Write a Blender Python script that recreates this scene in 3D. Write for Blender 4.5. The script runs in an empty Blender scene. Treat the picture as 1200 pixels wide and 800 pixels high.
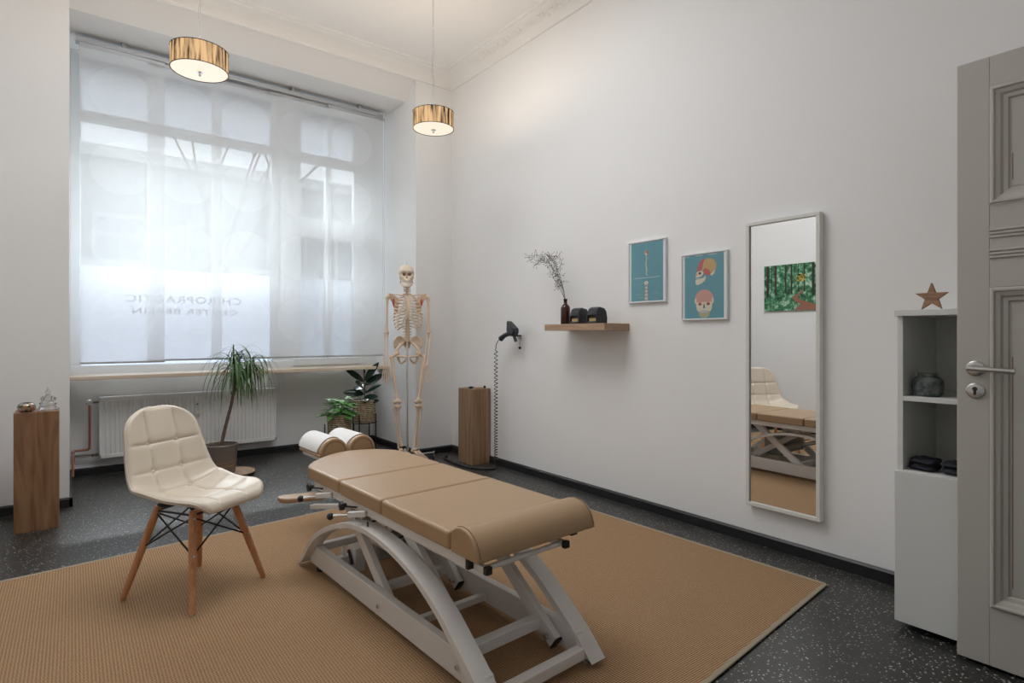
import bpy, bmesh, math, random
from math import sin, cos, pi, sqrt, radians as R
from mathutils import Vector, Matrix
C = bpy.context.scene.collection
SC = bpy.context.scene

# ------------------------------------------------------------------ camera, world, lights, exposure
cam = bpy.data.cameras.new('camera'); camo = bpy.data.objects.new('camera', cam); C.objects.link(camo)
cam.sensor_fit = 'HORIZONTAL'; cam.sensor_width = 36.0
cam.lens = 665.26 / 1200 * 36.0
cam.shift_y = -7.0 / 1200
cam.clip_start = 0.05; cam.clip_end = 200
camo.location = (0, 0, 1.15)
camo.rotation_euler = (R(90), 0, -0.6592)
SC.camera = camo

W = bpy.data.worlds.new('overcast_sky'); SC.world = W; W.use_nodes = True
wn = W.node_tree.nodes; wl = W.node_tree.links
bg = wn['Background']
tc = wn.new('ShaderNodeTexCoord'); sx = wn.new('ShaderNodeSeparateXYZ'); cr = wn.new('ShaderNodeValToRGB')
wl.new(tc.outputs['Generated'], sx.inputs[0]); wl.new(sx.outputs[2], cr.inputs[0]); wl.new(cr.outputs[0], bg.inputs[0])
cr.color_ramp.elements[0].position = 0.0; cr.color_ramp.elements[0].color = (.92, .96, 1, 1)
cr.color_ramp.elements[1].position = 0.8; cr.color_ramp.elements[1].color = (.72, .84, 1, 1)
bg.inputs[1].default_value = 1.55

def area(name, loc, rot, sxy, power, col, portal=False):
    l = bpy.data.lights.new(name, 'AREA'); l.shape = 'RECTANGLE'; l.size = sxy[0]; l.size_y = sxy[1]
    l.energy = power; l.color = col
    if portal: l.cycles.is_portal = True
    o = bpy.data.objects.new(name, l); C.objects.link(o); o.location = loc; o.rotation_euler = rot
    return o
area('window_portal', (1.2, 6.15, 2.1), (R(-90), 0, 0), (2.7, 2.7), 1, (1, 1, 1), True)
sun = bpy.data.lights.new('daylight', 'SUN'); sun.energy = 18.0; sun.angle = R(70); sun.color = (.93, .97, 1.0)
suno = bpy.data.objects.new('daylight', sun); C.objects.link(suno); suno.rotation_euler = (R(-54), 0, R(-3)); suno.location = (1.3, 9, 5)
LAMP_W = 10.5          # point light inside each pendant
DIFF_E = .68          # glowing diffuser discs
FILL_LAMP_W = 37.0    # unseen ceiling disc added to brighten the room

SC.view_settings.view_transform = 'Standard'; SC.view_settings.look = 'None'
SC.view_settings.gamma = 1.0; SC.view_settings.use_curve_mapping = False
SC.view_settings.exposure = 0.4
SC.cycles.use_denoising = True
SC.cycles.max_bounces = 12; SC.cycles.diffuse_bounces = 8; SC.cycles.transparent_max_bounces = 16
SC.cycles.transmission_bounces = 8; SC.cycles.sample_clamp_indirect = 6.0
SC.cycles.caustics_reflective = False; SC.cycles.caustics_refractive = False

# ------------------------------------------------------------------ materials
def mat(name, col=(.8, .8, .8), rough=.5, metal=0., spec=.5, **k):
    m = bpy.data.materials.new(name); m.use_nodes = True
    b = m.node_tree.nodes['Principled BSDF']
    b.inputs['Base Color'].default_value = (*col, 1); b.inputs['Roughness'].default_value = rough
    b.inputs['Metallic'].default_value = metal; b.inputs['Specular IOR Level'].default_value = spec
    if 'trans' in k: b.inputs['Transmission Weight'].default_value = k['trans']
    if 'emit' in k:
        b.inputs['Emission Color'].default_value = (*k['emit'], 1); b.inputs['Emission Strength'].default_value = k.get('es', 1)
    if 'coat' in k: b.inputs['Coat Weight'].default_value = k['coat']
    if 'sss' in k: pass
    return m
def nd(m, t, **k):
    n = m.node_tree.nodes.new(t)
    for a, v in k.items():
        if a.startswith('i_'): n.inputs[a[2:].replace('_', ' ')].default_value = v
        else: setattr(n, a, v)
    return n
def ln(m, a, b): m.node_tree.links.new(a, b)
def bsdf(m): return m.node_tree.nodes['Principled BSDF']
def coords(m, scale=(1, 1, 1), rot=(0, 0, 0)):
    t = nd(m, 'ShaderNodeTexCoord'); mp = nd(m, 'ShaderNodeMapping')
    mp.inputs['Scale'].default_value = scale; mp.inputs['Rotation'].default_value = rot
    ln(m, t.outputs['Object'], mp.inputs[0]); return mp.outputs[0]
def ramp(m, fac, stops):
    r = nd(m, 'ShaderNodeValToRGB'); ln(m, fac, r.inputs[0]); e = r.color_ramp.elements
    while len(e) < len(stops): e.new(.5)
    for i, (p, c) in enumerate(stops): e[i].position = p; e[i].color = (*c, 1)
    return r.outputs[0]
def noise_bump(m, scale=60, strength=.1, dist=.002, sc=(1, 1, 1)):
    v = coords(m, sc); n = nd(m, 'ShaderNodeTexNoise', i_Scale=scale, i_Detail=4.); ln(m, v, n.inputs['Vector'])
    b = nd(m, 'ShaderNodeBump', i_Strength=strength, i_Distance=dist); ln(m, n.outputs[0], b.inputs['Height'])
    ln(m, b.outputs[0], bsdf(m).inputs['Normal']); return m
def wood(name, c1, c2, c3, sc=(14, 14, 1.1), rough=.45, det=1.5):
    m = mat(name, c1, rough); v = coords(m, sc)
    n = nd(m, 'ShaderNodeTexNoise', i_Scale=1.6, i_Detail=6., i_Distortion=det); ln(m, v, n.inputs['Vector'])
    ln(m, ramp(m, n.outputs[0], [(.28, c3), (.5, c1), (.72, c2)]), bsdf(m).inputs['Base Color'])
    b = nd(m, 'ShaderNodeBump', i_Strength=.15, i_Distance=.002); ln(m, n.outputs[0], b.inputs['Height']); ln(m, b.outputs[0], bsdf(m).inputs['Normal'])
    return m

M = {}
M['wall'] = noise_bump(mat('white_wall_paint', (.84, .84, .838), .9, spec=.2), 90, .06, .001)
M['ceiling'] = mat('ceiling_paint', (.87, .868, .86), .95, spec=.1)
M['black'] = mat('black_plastic', (.012, .012, .013), .45)
M['rubber'] = mat('black_rubber', (.015, .015, .015), .7)
M['skirting'] = mat('black_skirting', (.014, .014, .015), .4)
M['white_lacquer'] = mat('white_lacquer', (.70, .71, .69), .4)
M['white_paint'] = mat('white_frame_paint', (.8, .82, .83), .35)
M['door_paint'] = noise_bump(mat('grey_beige_door_paint', (.50, .48, .44), .42), 25, .12, .002, (1, 1, .3))
M['wear'] = mat('worn_paint_edge', (.22, .09, .05), .7)
M['wire_grey'] = mat('grey_wire', (.25, .25, .25), .6)
M['stitch'] = mat('brown_stitching', (.16, .09, .05), .7)
M['twig'] = mat('dark_dry_twig', (.055, .045, .04), .8)
M['steel'] = mat('brushed_steel', (.56, .55, .53), .32, 1.)
M['chrome'] = mat('chrome', (.8, .8, .8), .12, 1.)
M['alu'] = mat('aluminium_rail', (.62, .63, .64), .35, .9)
M['radiator'] = mat('radiator_enamel', (.86, .86, .85), .35)
M['copper'] = mat('copper_pipe', (.42, .17, .10), .4, .7)
M['brass_dark'] = mat('tarnished_fitting', (.20, .17, .14), .45, .6)
M['frame_steel'] = mat('pale_grey_powder_coat', (.70, .685, .66), .38)
M['motor'] = mat('motor_grey', (.30, .30, .29), .5)
M['bone'] = noise_bump(mat('ivory_bone', (.74, .57, .42), .5), 60, .15, .002)
M['bone_pale'] = noise_bump(mat('pale_bone', (.78, .66, .52), .5), 60, .15, .002)
M['cartilage'] = mat('pale_cartilage', (.72, .66, .54), .5)
M['teeth'] = mat('tooth_white', (.85, .82, .75), .3)
M['muscle'] = mat('red_origin_paint', (.50, .12, .08), .6)
M['beige_wood'] = wood('beech_wood', (.52, .24, .11), (.60, .30, .15), (.42, .18, .08), (30, 30, 2))
M['oak'] = wood('oak_shelf_wood', (.40, .26, .16), (.47, .31, .20), (.32, .20, .12), (30, 1.5, 30), .5)
M['mango'] = wood('mango_wood', (.26, .135, .066), (.34, .195, .10), (.13, .06, .03), (8, 8, .9), .45, 2.)
M['mango2'] = wood('greyed_plank_wood', (.26, .155, .085), (.36, .24, .14), (.15, .075, .04), (16, 16, .8), .5, 1.2)
M['star'] = wood('star_wood', (.34, .19, .11), (.44, .27, .17), (.16, .075, .045), (3, 3, 22), .6, 2.)
M['sill'] = wood('sill_wood', (.70, .58, .44), (.76, .65, .52), (.62, .49, .35), (1.2, 18, 18), .4)
M['leaf'] = mat('dracaena_leaf', (.07, .15, .045), .4)
M['leaf2'] = mat('light_leaf', (.09, .30, .045), .4)
M['rubberleaf'] = mat('dark_rubber_leaf', (.012, .035, .026), .25)
M['bark'] = noise_bump(mat('grey_bark', (.17, .115, .085), .8), 90, .6, .004, (1, 1, 4))
M['soil'] = noise_bump(mat('potting_soil', (.03, .022, .016), .95), 80, .8, .01)
M['iron'] = mat('black_iron', (.015, .015, .017), .5, .3)
M['amber'] = mat('amber_glass', (.045, .013, .006), .08)
M['navy'] = mat('navy_cloth', (.010, .012, .022), .7)
M['charcoal'] = mat('charcoal_shell', (.018, .020, .026), .45)
M['gold'] = mat('gold_label', (.42, .30, .12), .5)
M['ceramic'] = None
M['paper'] = noise_bump(mat('white_paper', (.83, .83, .82), .9), 300, .12, .001)
M['mirror'] = mat('mirror_glass', (.93, .94, .94), .0, 1.)
M['mirror_frame'] = mat('white_mirror_frame', (.70, .70, .66), .4)
M['poster_frame'] = mat('white_poster_frame', (.74, .77, .78), .35)
M['crystal'] = mat('crystal_glass', (.96, .95, .92), .12, trans=.75)
M['street'] = mat('street_grey', (.25, .25, .25), .9)
M['facade'] = mat('pale_facade', (.32, .32, .32), .9)
M['facade_white'] = mat('white_plaster', (.5, .5, .5), .9)
M['facade_glass'] = mat('dark_window_glass', (.16, .19, .23), .15)

# speckled floor
m = mat('speckled_grey_lino', (.03, .03, .03), .36, spec=.6); M['floor'] = m
v = coords(m)
def specks(scale, thr, keep, seed):
    vo = nd(m, 'ShaderNodeTexVoronoi', i_Scale=scale, i_Randomness=1.); 
    mp = nd(m, 'ShaderNodeMapping'); mp.inputs['Location'].default_value = (seed, seed * 2, 0); ln(m, v, mp.inputs[0]); ln(m, mp.outputs[0], vo.inputs['Vector'])
    a = nd(m, 'ShaderNodeMath', operation='LESS_THAN'); ln(m, vo.outputs['Distance'], a.inputs[0]); a.inputs[1].default_value = thr
    s = nd(m, 'ShaderNodeSeparateColor'); ln(m, vo.outputs['Color'], s.inputs[0])
    b = nd(m, 'ShaderNodeMath', operation='GREATER_THAN'); ln(m, s.outputs[0], b.inputs[0]); b.inputs[1].default_value = 1 - keep
    c = nd(m, 'ShaderNodeMath', operation='MULTIPLY'); ln(m, a.outputs[0], c.inputs[0]); ln(m, b.outputs[0], c.inputs[1])
    d = nd(m, 'ShaderNodeMath', operation='MULTIPLY'); ln(m, c.outputs[0], d.inputs[0]); ln(m, s.outputs[1], d.inputs[1])
    return d.outputs[0]
s1 = specks(85, .26, .62, 0); s2 = specks(50, .18, .65, 3.3)
ad = nd(m, 'ShaderNodeMath', operation='MAXIMUM'); ln(m, s1, ad.inputs[0]); ln(m, s2, ad.inputs[1])
mx = nd(m, 'ShaderNodeMix', data_type='RGBA'); ln(m, ad.outputs[0], mx.inputs['Factor'])
nz = nd(m, 'ShaderNodeTexNoise', i_Scale=3., i_Detail=5.); ln(m, v, nz.inputs['Vector'])
ln(m, ramp(m, nz.outputs[0], [(.3, (.019, .019, .018)), (.7, (.027, .027, .026))]), mx.inputs['A']); mx.inputs['B'].default_value = (.62, .60, .54, 1)
ln(m, mx.outputs['Result'], bsdf(m).inputs['Base Color'])

# sisal rug: ribs crossed by fine stitches
m = mat('sisal_weave', (.35, .2, .1), .9, spec=.15); M['rug'] = m
v = coords(m)
w1 = nd(m, 'ShaderNodeTexWave', wave_type='BANDS', bands_direction='Y', i_Scale=38., i_Distortion=.35, i_Detail=1.); ln(m, v, w1.inputs['Vector'])
w2 = nd(m, 'ShaderNodeTexWave', wave_type='BANDS', bands_direction='X', i_Scale=30., i_Distortion=.6, i_Detail=1.); ln(m, v, w2.inputs['Vector'])
nz = nd(m, 'ShaderNodeTexNoise', i_Scale=180., i_Detail=3.); ln(m, v, nz.inputs['Vector'])
a1 = nd(m, 'ShaderNodeMath', operation='MULTIPLY_ADD'); ln(m, w1.outputs[0], a1.inputs[0]); a1.inputs[1].default_value = .55
a2 = nd(m, 'ShaderNodeMath', operation='MULTIPLY'); ln(m, w2.outputs[0], a2.inputs[0]); a2.inputs[1].default_value = .25; ln(m, a2.outputs[0], a1.inputs[2])
a3 = nd(m, 'ShaderNodeMath', operation='MULTIPLY_ADD'); ln(m, nz.outputs[0], a3.inputs[0]); a3.inputs[1].default_value = .4; ln(m, a1.outputs[0], a3.inputs[2])
ln(m, ramp(m, a3.outputs[0], [(.2, (.12, .060, .026)), (.55, (.33, .195, .100)), (.95, (.50, .345, .21))]), bsdf(m).inputs['Base Color'])
bp = nd(m, 'ShaderNodeBump', i_Strength=.5, i_Distance=.003); ln(m, a3.outputs[0], bp.inputs['Height']); ln(m, bp.outputs[0], bsdf(m).inputs['Normal'])
M['rug_edge'] = noise_bump(mat('rug_binding', (.34, .29, .21), .9), 200, .4, .002)

def leather(name, col, rough=.42):
    m = mat(name, col, rough, spec=.75); v = coords(m)
    n = nd(m, 'ShaderNodeTexVoronoi', i_Scale=350.); ln(m, v, n.inputs['Vector'])
    n2 = nd(m, 'ShaderNodeTexNoise', i_Scale=5., i_Detail=3.); ln(m, v, n2.inputs['Vector'])
    b = nd(m, 'ShaderNodeBump', i_Strength=.12, i_Distance=.001); ln(m, n.outputs['Distance'], b.inputs['Height'])
    b2 = nd(m, 'ShaderNodeBump', i_Strength=.15, i_Distance=.01); ln(m, n2.outputs[0], b2.inputs['Height']); ln(m, b.outputs[0], b2.inputs['Normal'])
    ln(m, b2.outputs[0], bsdf(m).inputs['Normal']); return m
M['tan'] = leather('tan_leatherette', (.405, .262, .142), .38)
M['cream'] = leather('cream_leatherette', (.72, .64, .53), .36)
M['cream_dark'] = mat('cream_piping', (.52, .46, .38), .5)

# basket weave
m = mat('seagrass_weave', (.5, .38, .22), .85); M['weave'] = m
v = coords(m, (1, 1, 1))
w1 = nd(m, 'ShaderNodeTexWave', wave_type='BANDS', bands_direction='Z', i_Scale=22., i_Distortion=1.5, i_Detail=2., i_Detail_Scale=2.); ln(m, v, w1.inputs['Vector'])
n1 = nd(m, 'ShaderNodeTexNoise', i_Scale=45., i_Detail=2.); ln(m, coords(m, (1, 1, .6)), n1.inputs['Vector'])
a1 = nd(m, 'ShaderNodeMath', operation='MULTIPLY'); ln(m, w1.outputs[0], a1.inputs[0]); ln(m, n1.outputs[0], a1.inputs[1])
ln(m, ramp(m, a1.outputs[0], [(.05, (.13, .075, .035)), (.3, (.42, .31, .18)), (.55, (.72, .62, .45))]), bsdf(m).inputs['Base Color'])
bp = nd(m, 'ShaderNodeBump', i_Strength=1., i_Distance=.008); ln(m, a1.outputs[0], bp.inputs['Height']); ln(m, bp.outputs[0], bsdf(m).inputs['Normal'])

# glazed pot with ochre ring
m = mat('brown_glazed_pot', (.2, .15, .12), .35); M['pot'] = m
t = nd(m, 'ShaderNodeTexCoord'); s = nd(m, 'ShaderNodeSeparateXYZ'); ln(m, t.outputs['Object'], s.inputs[0])
n = nd(m, 'ShaderNodeTexNoise', i_Scale=14., i_Detail=3.); ln(m, t.outputs['Object'], n.inputs['Vector'])
a = nd(m, 'ShaderNodeMath', operation='MULTIPLY_ADD'); ln(m, n.outputs[0], a.inputs[0]); a.inputs[1].default_value = .035; ln(m, s.outputs[2], a.inputs[2])
ln(m, ramp(m, a.outputs[0], [(.07, (.19, .15, .125)), (.088, (.33, .20, .09)), (.10, (.17, .13, .105)), (.115, (.29, .19, .10)), (.125, (.20, .155, .13))]), bsdf(m).inputs['Base Color'])
# mottled teal ceramic
m = mat('mottled_teal_ceramic', (.05, .07, .07), .4); M['ceramic'] = m
n = nd(m, 'ShaderNodeTexNoise', i_Scale=40., i_Detail=6.); ln(m, coords(m), n.inputs['Vector'])
ln(m, ramp(m, n.outputs[0], [(.35, (.03, .04, .04)), (.55, (.10, .13, .13)), (.7, (.22, .19, .16))]), bsdf(m).inputs['Base Color'])
# mosaic
m = mat('mosaic_glass', (.5, .5, .45), .15, .6); M['mosaic'] = m
n = nd(m, 'ShaderNodeTexVoronoi', i_Scale=75.); ln(m, coords(m), n.inputs['Vector'])
s = nd(m, 'ShaderNodeSeparateColor'); ln(m, n.outputs['Color'], s.inputs[0])
ln(m, ramp(m, s.outputs[0], [(0., (.04, .04, .035)), (.35, (.5, .5, .46)), (.6, (.2, .17, .1)), (.75, (.45, .2, .06)), (1., (.85, .87, .85))]), bsdf(m).inputs['Base Color'])

# pendant shade of black threads over a warm lit core
m = bpy.data.materials.new('black_thread_shade'); m.use_nodes = True; M['shade'] = m
nt = m.node_tree; nt.nodes.remove(bsdf(m)); out = nt.nodes['Material Output']
t = nd(m, 'ShaderNodeUVMap'); mp = nd(m, 'ShaderNodeMapping'); mp.inputs['Scale'].default_value = (46, .55, 1); ln(m, t.outputs[0], mp.inputs[0])
n = nd(m, 'ShaderNodeTexNoise', i_Scale=1., i_Detail=3., i_Distortion=.25); ln(m, mp.outputs[0], n.inputs['Vector'])
f = ramp(m, n.outputs[0], [(.38, (0, 0, 0)), (.47, (.55, .55, .55)), (.6, (1, 1, 1))])
em = nd(m, 'ShaderNodeEmission', i_Strength=.66); em.inputs[0].default_value = (1.0, .64, .33, 1)
df = nd(m, 'ShaderNodeBsdfDiffuse'); df.inputs[0].default_value = (.02, .018, .018, 1)
ms = nd(m, 'ShaderNodeMixShader'); ln(m, f, ms.inputs[0]); ln(m, df.outputs[0], ms.inputs[1]); ln(m, em.outputs[0], ms.inputs[2]); ln(m, ms.outputs[0], out.inputs[0])
M['diffuser'] = mat('lit_opal_glass', (.25, .25, .24), .3, emit=(1, .86, .68), es=DIFF_E)

# sheer panel with disc motif
def sheer():
    m = bpy.data.materials.new('sheer_panel_fabric'); m.use_nodes = True
    nt = m.node_tree; nt.nodes.remove(bsdf(m)); out = nt.nodes['Material Output']
    t = nd(m, 'ShaderNodeUVMap'); s = nd(m, 'ShaderNodeSeparateXYZ'); ln(m, t.outputs[0], s.inputs[0])   # uv in metres, u across from disc column centre
    def M2(op, a, b=None, c=None):
        q = nd(m, 'ShaderNodeMath', operation=op)
        for i, x in enumerate((a, b, c)):
            if x is None: continue
            if isinstance(x, (int, float)): q.inputs[i].default_value = x
            else: ln(m, x, q.inputs[i])
        return q.outputs[0]
    fz = M2('SUBTRACT', M2('FRACT', M2('DIVIDE', s.outputs[1], .585)), .5)
    dz = M2('MULTIPLY', fz, .585)
    d = M2('SQRT', M2('ADD', M2('MULTIPLY', s.outputs[0], s.outputs[0]), M2('MULTIPLY', dz, dz)))
    disc = M2('LESS_THAN', d, .205)
    n = nd(m, 'ShaderNodeTexNoise', i_Scale=240., i_Detail=2.); ln(m, coords(m, (1, 1, .25)), n.inputs['Vector'])
    transp = M2('ADD', M2('MULTIPLY', disc, -.045), M2('MULTIPLY_ADD', n.outputs[0], .08, .31))
    tr = nd(m, 'ShaderNodeBsdfTransparent'); tr.inputs[0].default_value = (1, 1, 1, 1)
    tl = nd(m, 'ShaderNodeBsdfTranslucent'); tl.inputs[0].default_value = (.86, .88, .90, 1)
    df = nd(m, 'ShaderNodeBsdfDiffuse'); df.inputs[0].default_value = (.82, .82, .82, 1)
    m1 = nd(m, 'ShaderNodeMixShader'); m1.inputs[0].default_value = .66; ln(m, tl.outputs[0], m1.inputs[1]); ln(m, df.outputs[0], m1.inputs[2])
    m2 = nd(m, 'ShaderNodeMixShader'); ln(m, transp, m2.inputs[0]); ln(m, m1.outputs[0], m2.inputs[1]); ln(m, tr.outputs[0], m2.inputs[2])
    ln(m, m2.outputs[0], out.inputs[0]); return m
M['sheer'] = sheer()
def thin(name, col, tfac, gl=.06):
    m = bpy.data.materials.new(name); m.use_nodes = True
    nt = m.node_tree; nt.nodes.remove(bsdf(m)); out = nt.nodes['Material Output']
    tr = nd(m, 'ShaderNodeBsdfTransparent'); tr.inputs[0].default_value = (*col, 1)
    if tfac < 1:
        tl = nd(m, 'ShaderNodeBsdfTranslucent'); tl.inputs[0].default_value = (*col, 1)
        q = nd(m, 'ShaderNodeMixShader'); q.inputs[0].default_value = tfac; ln(m, tl.outputs[0], q.inputs[1]); ln(m, tr.outputs[0], q.inputs[2]); o1 = q.outputs[0]
    else: o1 = tr.outputs[0]
    g = nd(m, 'ShaderNodeBsdfGlossy'); g.inputs['Roughness'].default_value = .02
    ms = nd(m, 'ShaderNodeMixShader'); ms.inputs[0].default_value = gl; ln(m, o1, ms.inputs[1]); ln(m, g.outputs[0], ms.inputs[2]); ln(m, ms.outputs[0], out.inputs[0])
    return m
M['glass'] = thin('window_glass', (.80, .82, .82), 1)
M['frost'] = thin('frosted_film', (.44, .46, .50), .3, .03)
M['frost_dim'] = thin('frosted_light_pane', (.40, .42, .44), .05, .03)  # for the upper panes added to pass extra daylight
M['letters'] = mat('grey_vinyl_letters', (.10, .11, .13), .6)

# ------------------------------------------------------------------ mesh builder
class MB:
    def __init__(s): s.bm = bmesh.new(); s.uv = None
    def box(s, x0, x1, y0, y1, z0, z1, mtx=None):
        vs = [s.bm.verts.new((x, y, z)) for z in (z0, z1) for x, y in ((x0, y0), (x1, y0), (x1, y1), (x0, y1))]
        for f in ((3, 2, 1, 0), (4, 5, 6, 7), (0, 1, 5, 4), (1, 2, 6, 5), (2, 3, 7, 6), (3, 0, 4, 7)): s.bm.faces.new([vs[i] for i in f])
        if mtx:
            for q in vs: q.co = mtx @ q.co
        return s
    def loft(s, rings, cap=True, close=True):
        rs = [[s.bm.verts.new(p) for p in r] for r in rings]; n = len(rs[0])
        for a, b in zip(rs, rs[1:]):
            for i in range(n if close else n - 1):
                j = (i + 1) % n
                s.bm.faces.new((a[i], a[j], b[j], b[i]))
        if cap and close:
            s.bm.faces.new(rs[0][::-1]); s.bm.faces.new(rs[-1])
        return s
    def tube(s, pts, r, n=10, cap=True):
        pts = [Vector(p) for p in pts]; k = len(pts)
        rr = r if callable(r) else ((lambda t: r) if isinstance(r, (int, float)) else (lambda t, r=r: r[min(int(round(t * (k - 1))), k - 1)]))
        rings = []; up = None
        for i, p in enumerate(pts):
            d = (pts[min(i + 1, k - 1)] - pts[max(i - 1, 0)]).normalized()
            if up is None: up = Vector((0, 0, 1)) if abs(d.z) < .9 else Vector((1, 0, 0))
            a = (up - d * up.dot(d)); a = a.normalized() if a.length > 1e-6 else d.orthogonal().normalized()
            up = a; b = d.cross(a); rad = rr(i / (k - 1))
            rings.append([p + a * cos(2 * pi * j / n) * rad + b * sin(2 * pi * j / n) * rad for j in range(n)])
        return s.loft(rings, cap)
    def bar(s, p0, p1, w, h, side=None):
        """square bar from p0 to p1; w along 'side' direction, h across"""
        p0, p1 = Vector(p0), Vector(p1); d = (p1 - p0).normalized()
        a = Vector(side) if side else (Vector((0, 0, 1)) if abs(d.z) < .9 else Vector((1, 0, 0)))
        a = (a - d * a.dot(d)).normalized(); b = d.cross(a)
        return s.loft([[p + a * w / 2 * i + b * h / 2 * j for i, j in ((-1, -1), (1, -1), (1, 1), (-1, 1))] for p in (p0, p1)])
    def lathe(s, prof, c=(0, 0, 0), n=32, axis='z', sc=(1, 1)):
        rings = []
        for r, h in prof:
            ring = []
            for j in range(n):
                a = 2 * pi * j / n; x, y = r * cos(a) * sc[0], r * sin(a) * sc[1]
                p = {'z': (x, y, h), 'x': (h, x, y), 'y': (y, h, x)}[axis]
                ring.append((p[0] + c[0], p[1] + c[1], p[2] + c[2]))
            rings.append(ring)
        return s.loft(rings)
    def prism(s, poly, h0, h1, axis='z'):
        f = {'z': lambda p, h: (p[0], p[1], h), 'x': lambda p, h: (h, p[0], p[1]), 'y': lambda p, h: (p[1], h, p[0])}[axis]
        a = [s.bm.verts.new(f(p, h0)) for p in poly]; b = [s.bm.verts.new(f(p, h1)) for p in poly]; n = len(poly)
        s.bm.faces.new(a[::-1]); s.bm.faces.new(b)
        for i in range(n): j = (i + 1) % n; s.bm.faces.new((a[i], a[j], b[j], b[i]))
        return s
    def ell(s, c, r, n=12, m=8, mtx=None):
        c = Vector(c); r = (r, r, r) if isinstance(r, (int, float)) else r
        rings = []
        for i in range(1, m):
            t = pi * i / m
            rings.append([Vector((r[0] * sin(t) * cos(2 * pi * j / n), r[1] * sin(t) * sin(2 * pi * j / n), -r[2] * cos(t))) for j in range(n)])
        if mtx: rings = [[mtx @ p for p in q] for q in rings]
        return s.loft([[p + c for p in q] for q in rings])
    def build(s, name, m, parent=None, loc=None, smooth=None, bev=0, seg=2, sub=0, tag=None, wn=False):
        bmesh.ops.recalc_face_normals(s.bm, faces=s.bm.faces[:])
        me = bpy.data.meshes.new(name)
        off = Vector(loc) if loc is not None and parent is None else None
        if off is not None:
            for q in s.bm.verts: q.co -= off
        s.bm.to_mesh(me); s.bm.free(); me.materials.append(m)
        o = bpy.data.objects.new(name, me); C.objects.link(o)
        if parent: o.parent = parent
        if off is not None: o.location = off
        if smooth is not None:
            for p in me.polygons: p.use_smooth = True
            if smooth > 0:
                me.set_sharp_from_angle(angle=R(smooth))
        if bev:
            b = o.modifiers.new('bevel', 'BEVEL'); b.width = bev; b.segments = seg; b.limit_method = 'ANGLE'; b.angle_limit = R(35)
            if seg > 1:
                for p in me.polygons: p.use_smooth = True
                b.harden_normals = True
        if sub:
            b = o.modifiers.new('subsurf', 'SUBSURF'); b.levels = sub; b.render_levels = sub
        return o
def props(o, label, cat, group=None):
    o['label'] = label; o['category'] = cat
    if group: o['group'] = group
    return o
def thing(name, label, cat, loc=(0, 0, 0), rz=0, group=None):
    o = bpy.data.objects.new(name, None); C.objects.link(o); o.location = loc; o.rotation_euler = (0, 0, rz); o.empty_display_size = .1
    return props(o, label, cat, group)
def struct(mb, name, m, **k):
    o = mb.build(name, m, **k); o['kind'] = 'structure'; return o
def sub3(a, b): return (a[0] - b[0], a[1] - b[1], a[2] - b[2])
def catmull(P, n=8):
    P = [Vector(p) for p in P]; out = []
    for i in range(len(P) - 1):
        p0, p1, p2, p3 = P[max(i - 1, 0)], P[i], P[i + 1], P[min(i + 2, len(P) - 1)]
        for k in range(n):
            t = k / n
            out.append(.5 * ((2 * p1) + (p2 - p0) * t + (2 * p0 - 5 * p1 + 4 * p2 - p3) * t * t + (3 * p1 - p0 - 3 * p2 + p3) * t ** 3))
    out.append(P[-1]); return out

# ------------------------------------------------------------------ room shell
XL, XR, YB, YF, HC = -.8, 3.0, -.45, 4.85, 3.72
NX0, NX1, NZ, YU, YA = -.015, 2.597, 3.45, 5.52, 5.84
struct(MB().box(XL - .2, XR + .2, -2.2, 6.0, -.1, 0), 'floor', M['floor'])
struct(MB().box(XL - .2, XR + .2, YB - .15, 6.0, HC, HC + .15), 'ceiling', M['ceiling'])
struct(MB().box(XR, XR + .2, -2.2, 6.0, 0, HC), 'wall_right', M['wall'])
struct(MB().box(XL - .2, XL, YB - .15, YF, 0, HC), 'wall_left', M['wall'])
# window wall: piers, sloping lintel face, niche, apron
mb = MB()
mb.box(XL - .2, NX0, YF, 6.0, 0, HC)                  # left pier
mb.box(NX1, XR, YF, 6.0, 0, HC)                       # right pier
mb.prism([(YF, HC), (YF, 3.63), (5.06, NZ), (6.0, NZ), (6.0, HC)], NX0, NX1, 'x')
mb.box(NX0, NX1, YA, 6.0, 0, .80)                     # apron behind radiator
mb.box(NX0, NX1, 5.76, 6.0, 3.42, NZ + .02)          # head above the glazing
struct(mb, 'wall_window', M['wall'])
# entrance wall with doorway (behind the camera)
mb = MB(); mb.box(XL, 1.6, YB - .15, YB, 0, HC); mb.box(2.46, XR, YB - .15, YB, 0, HC); mb.box(1.6, 2.46, YB - .15, YB, 2.14, HC)
struct(mb, 'wall_entrance', M['wall'])
mb = MB(); mb.box(XL - .2, XR, -2.2, -2.05, 0, 2.9); mb.box(XL - .2, XL - .05, -2.05, YB - .15, 0, 2.9); mb.box(XL - .2, XR, -2.05, YB - .15, 2.8, 2.9)
struct(mb, 'wall_hall', M['wall'])
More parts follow.
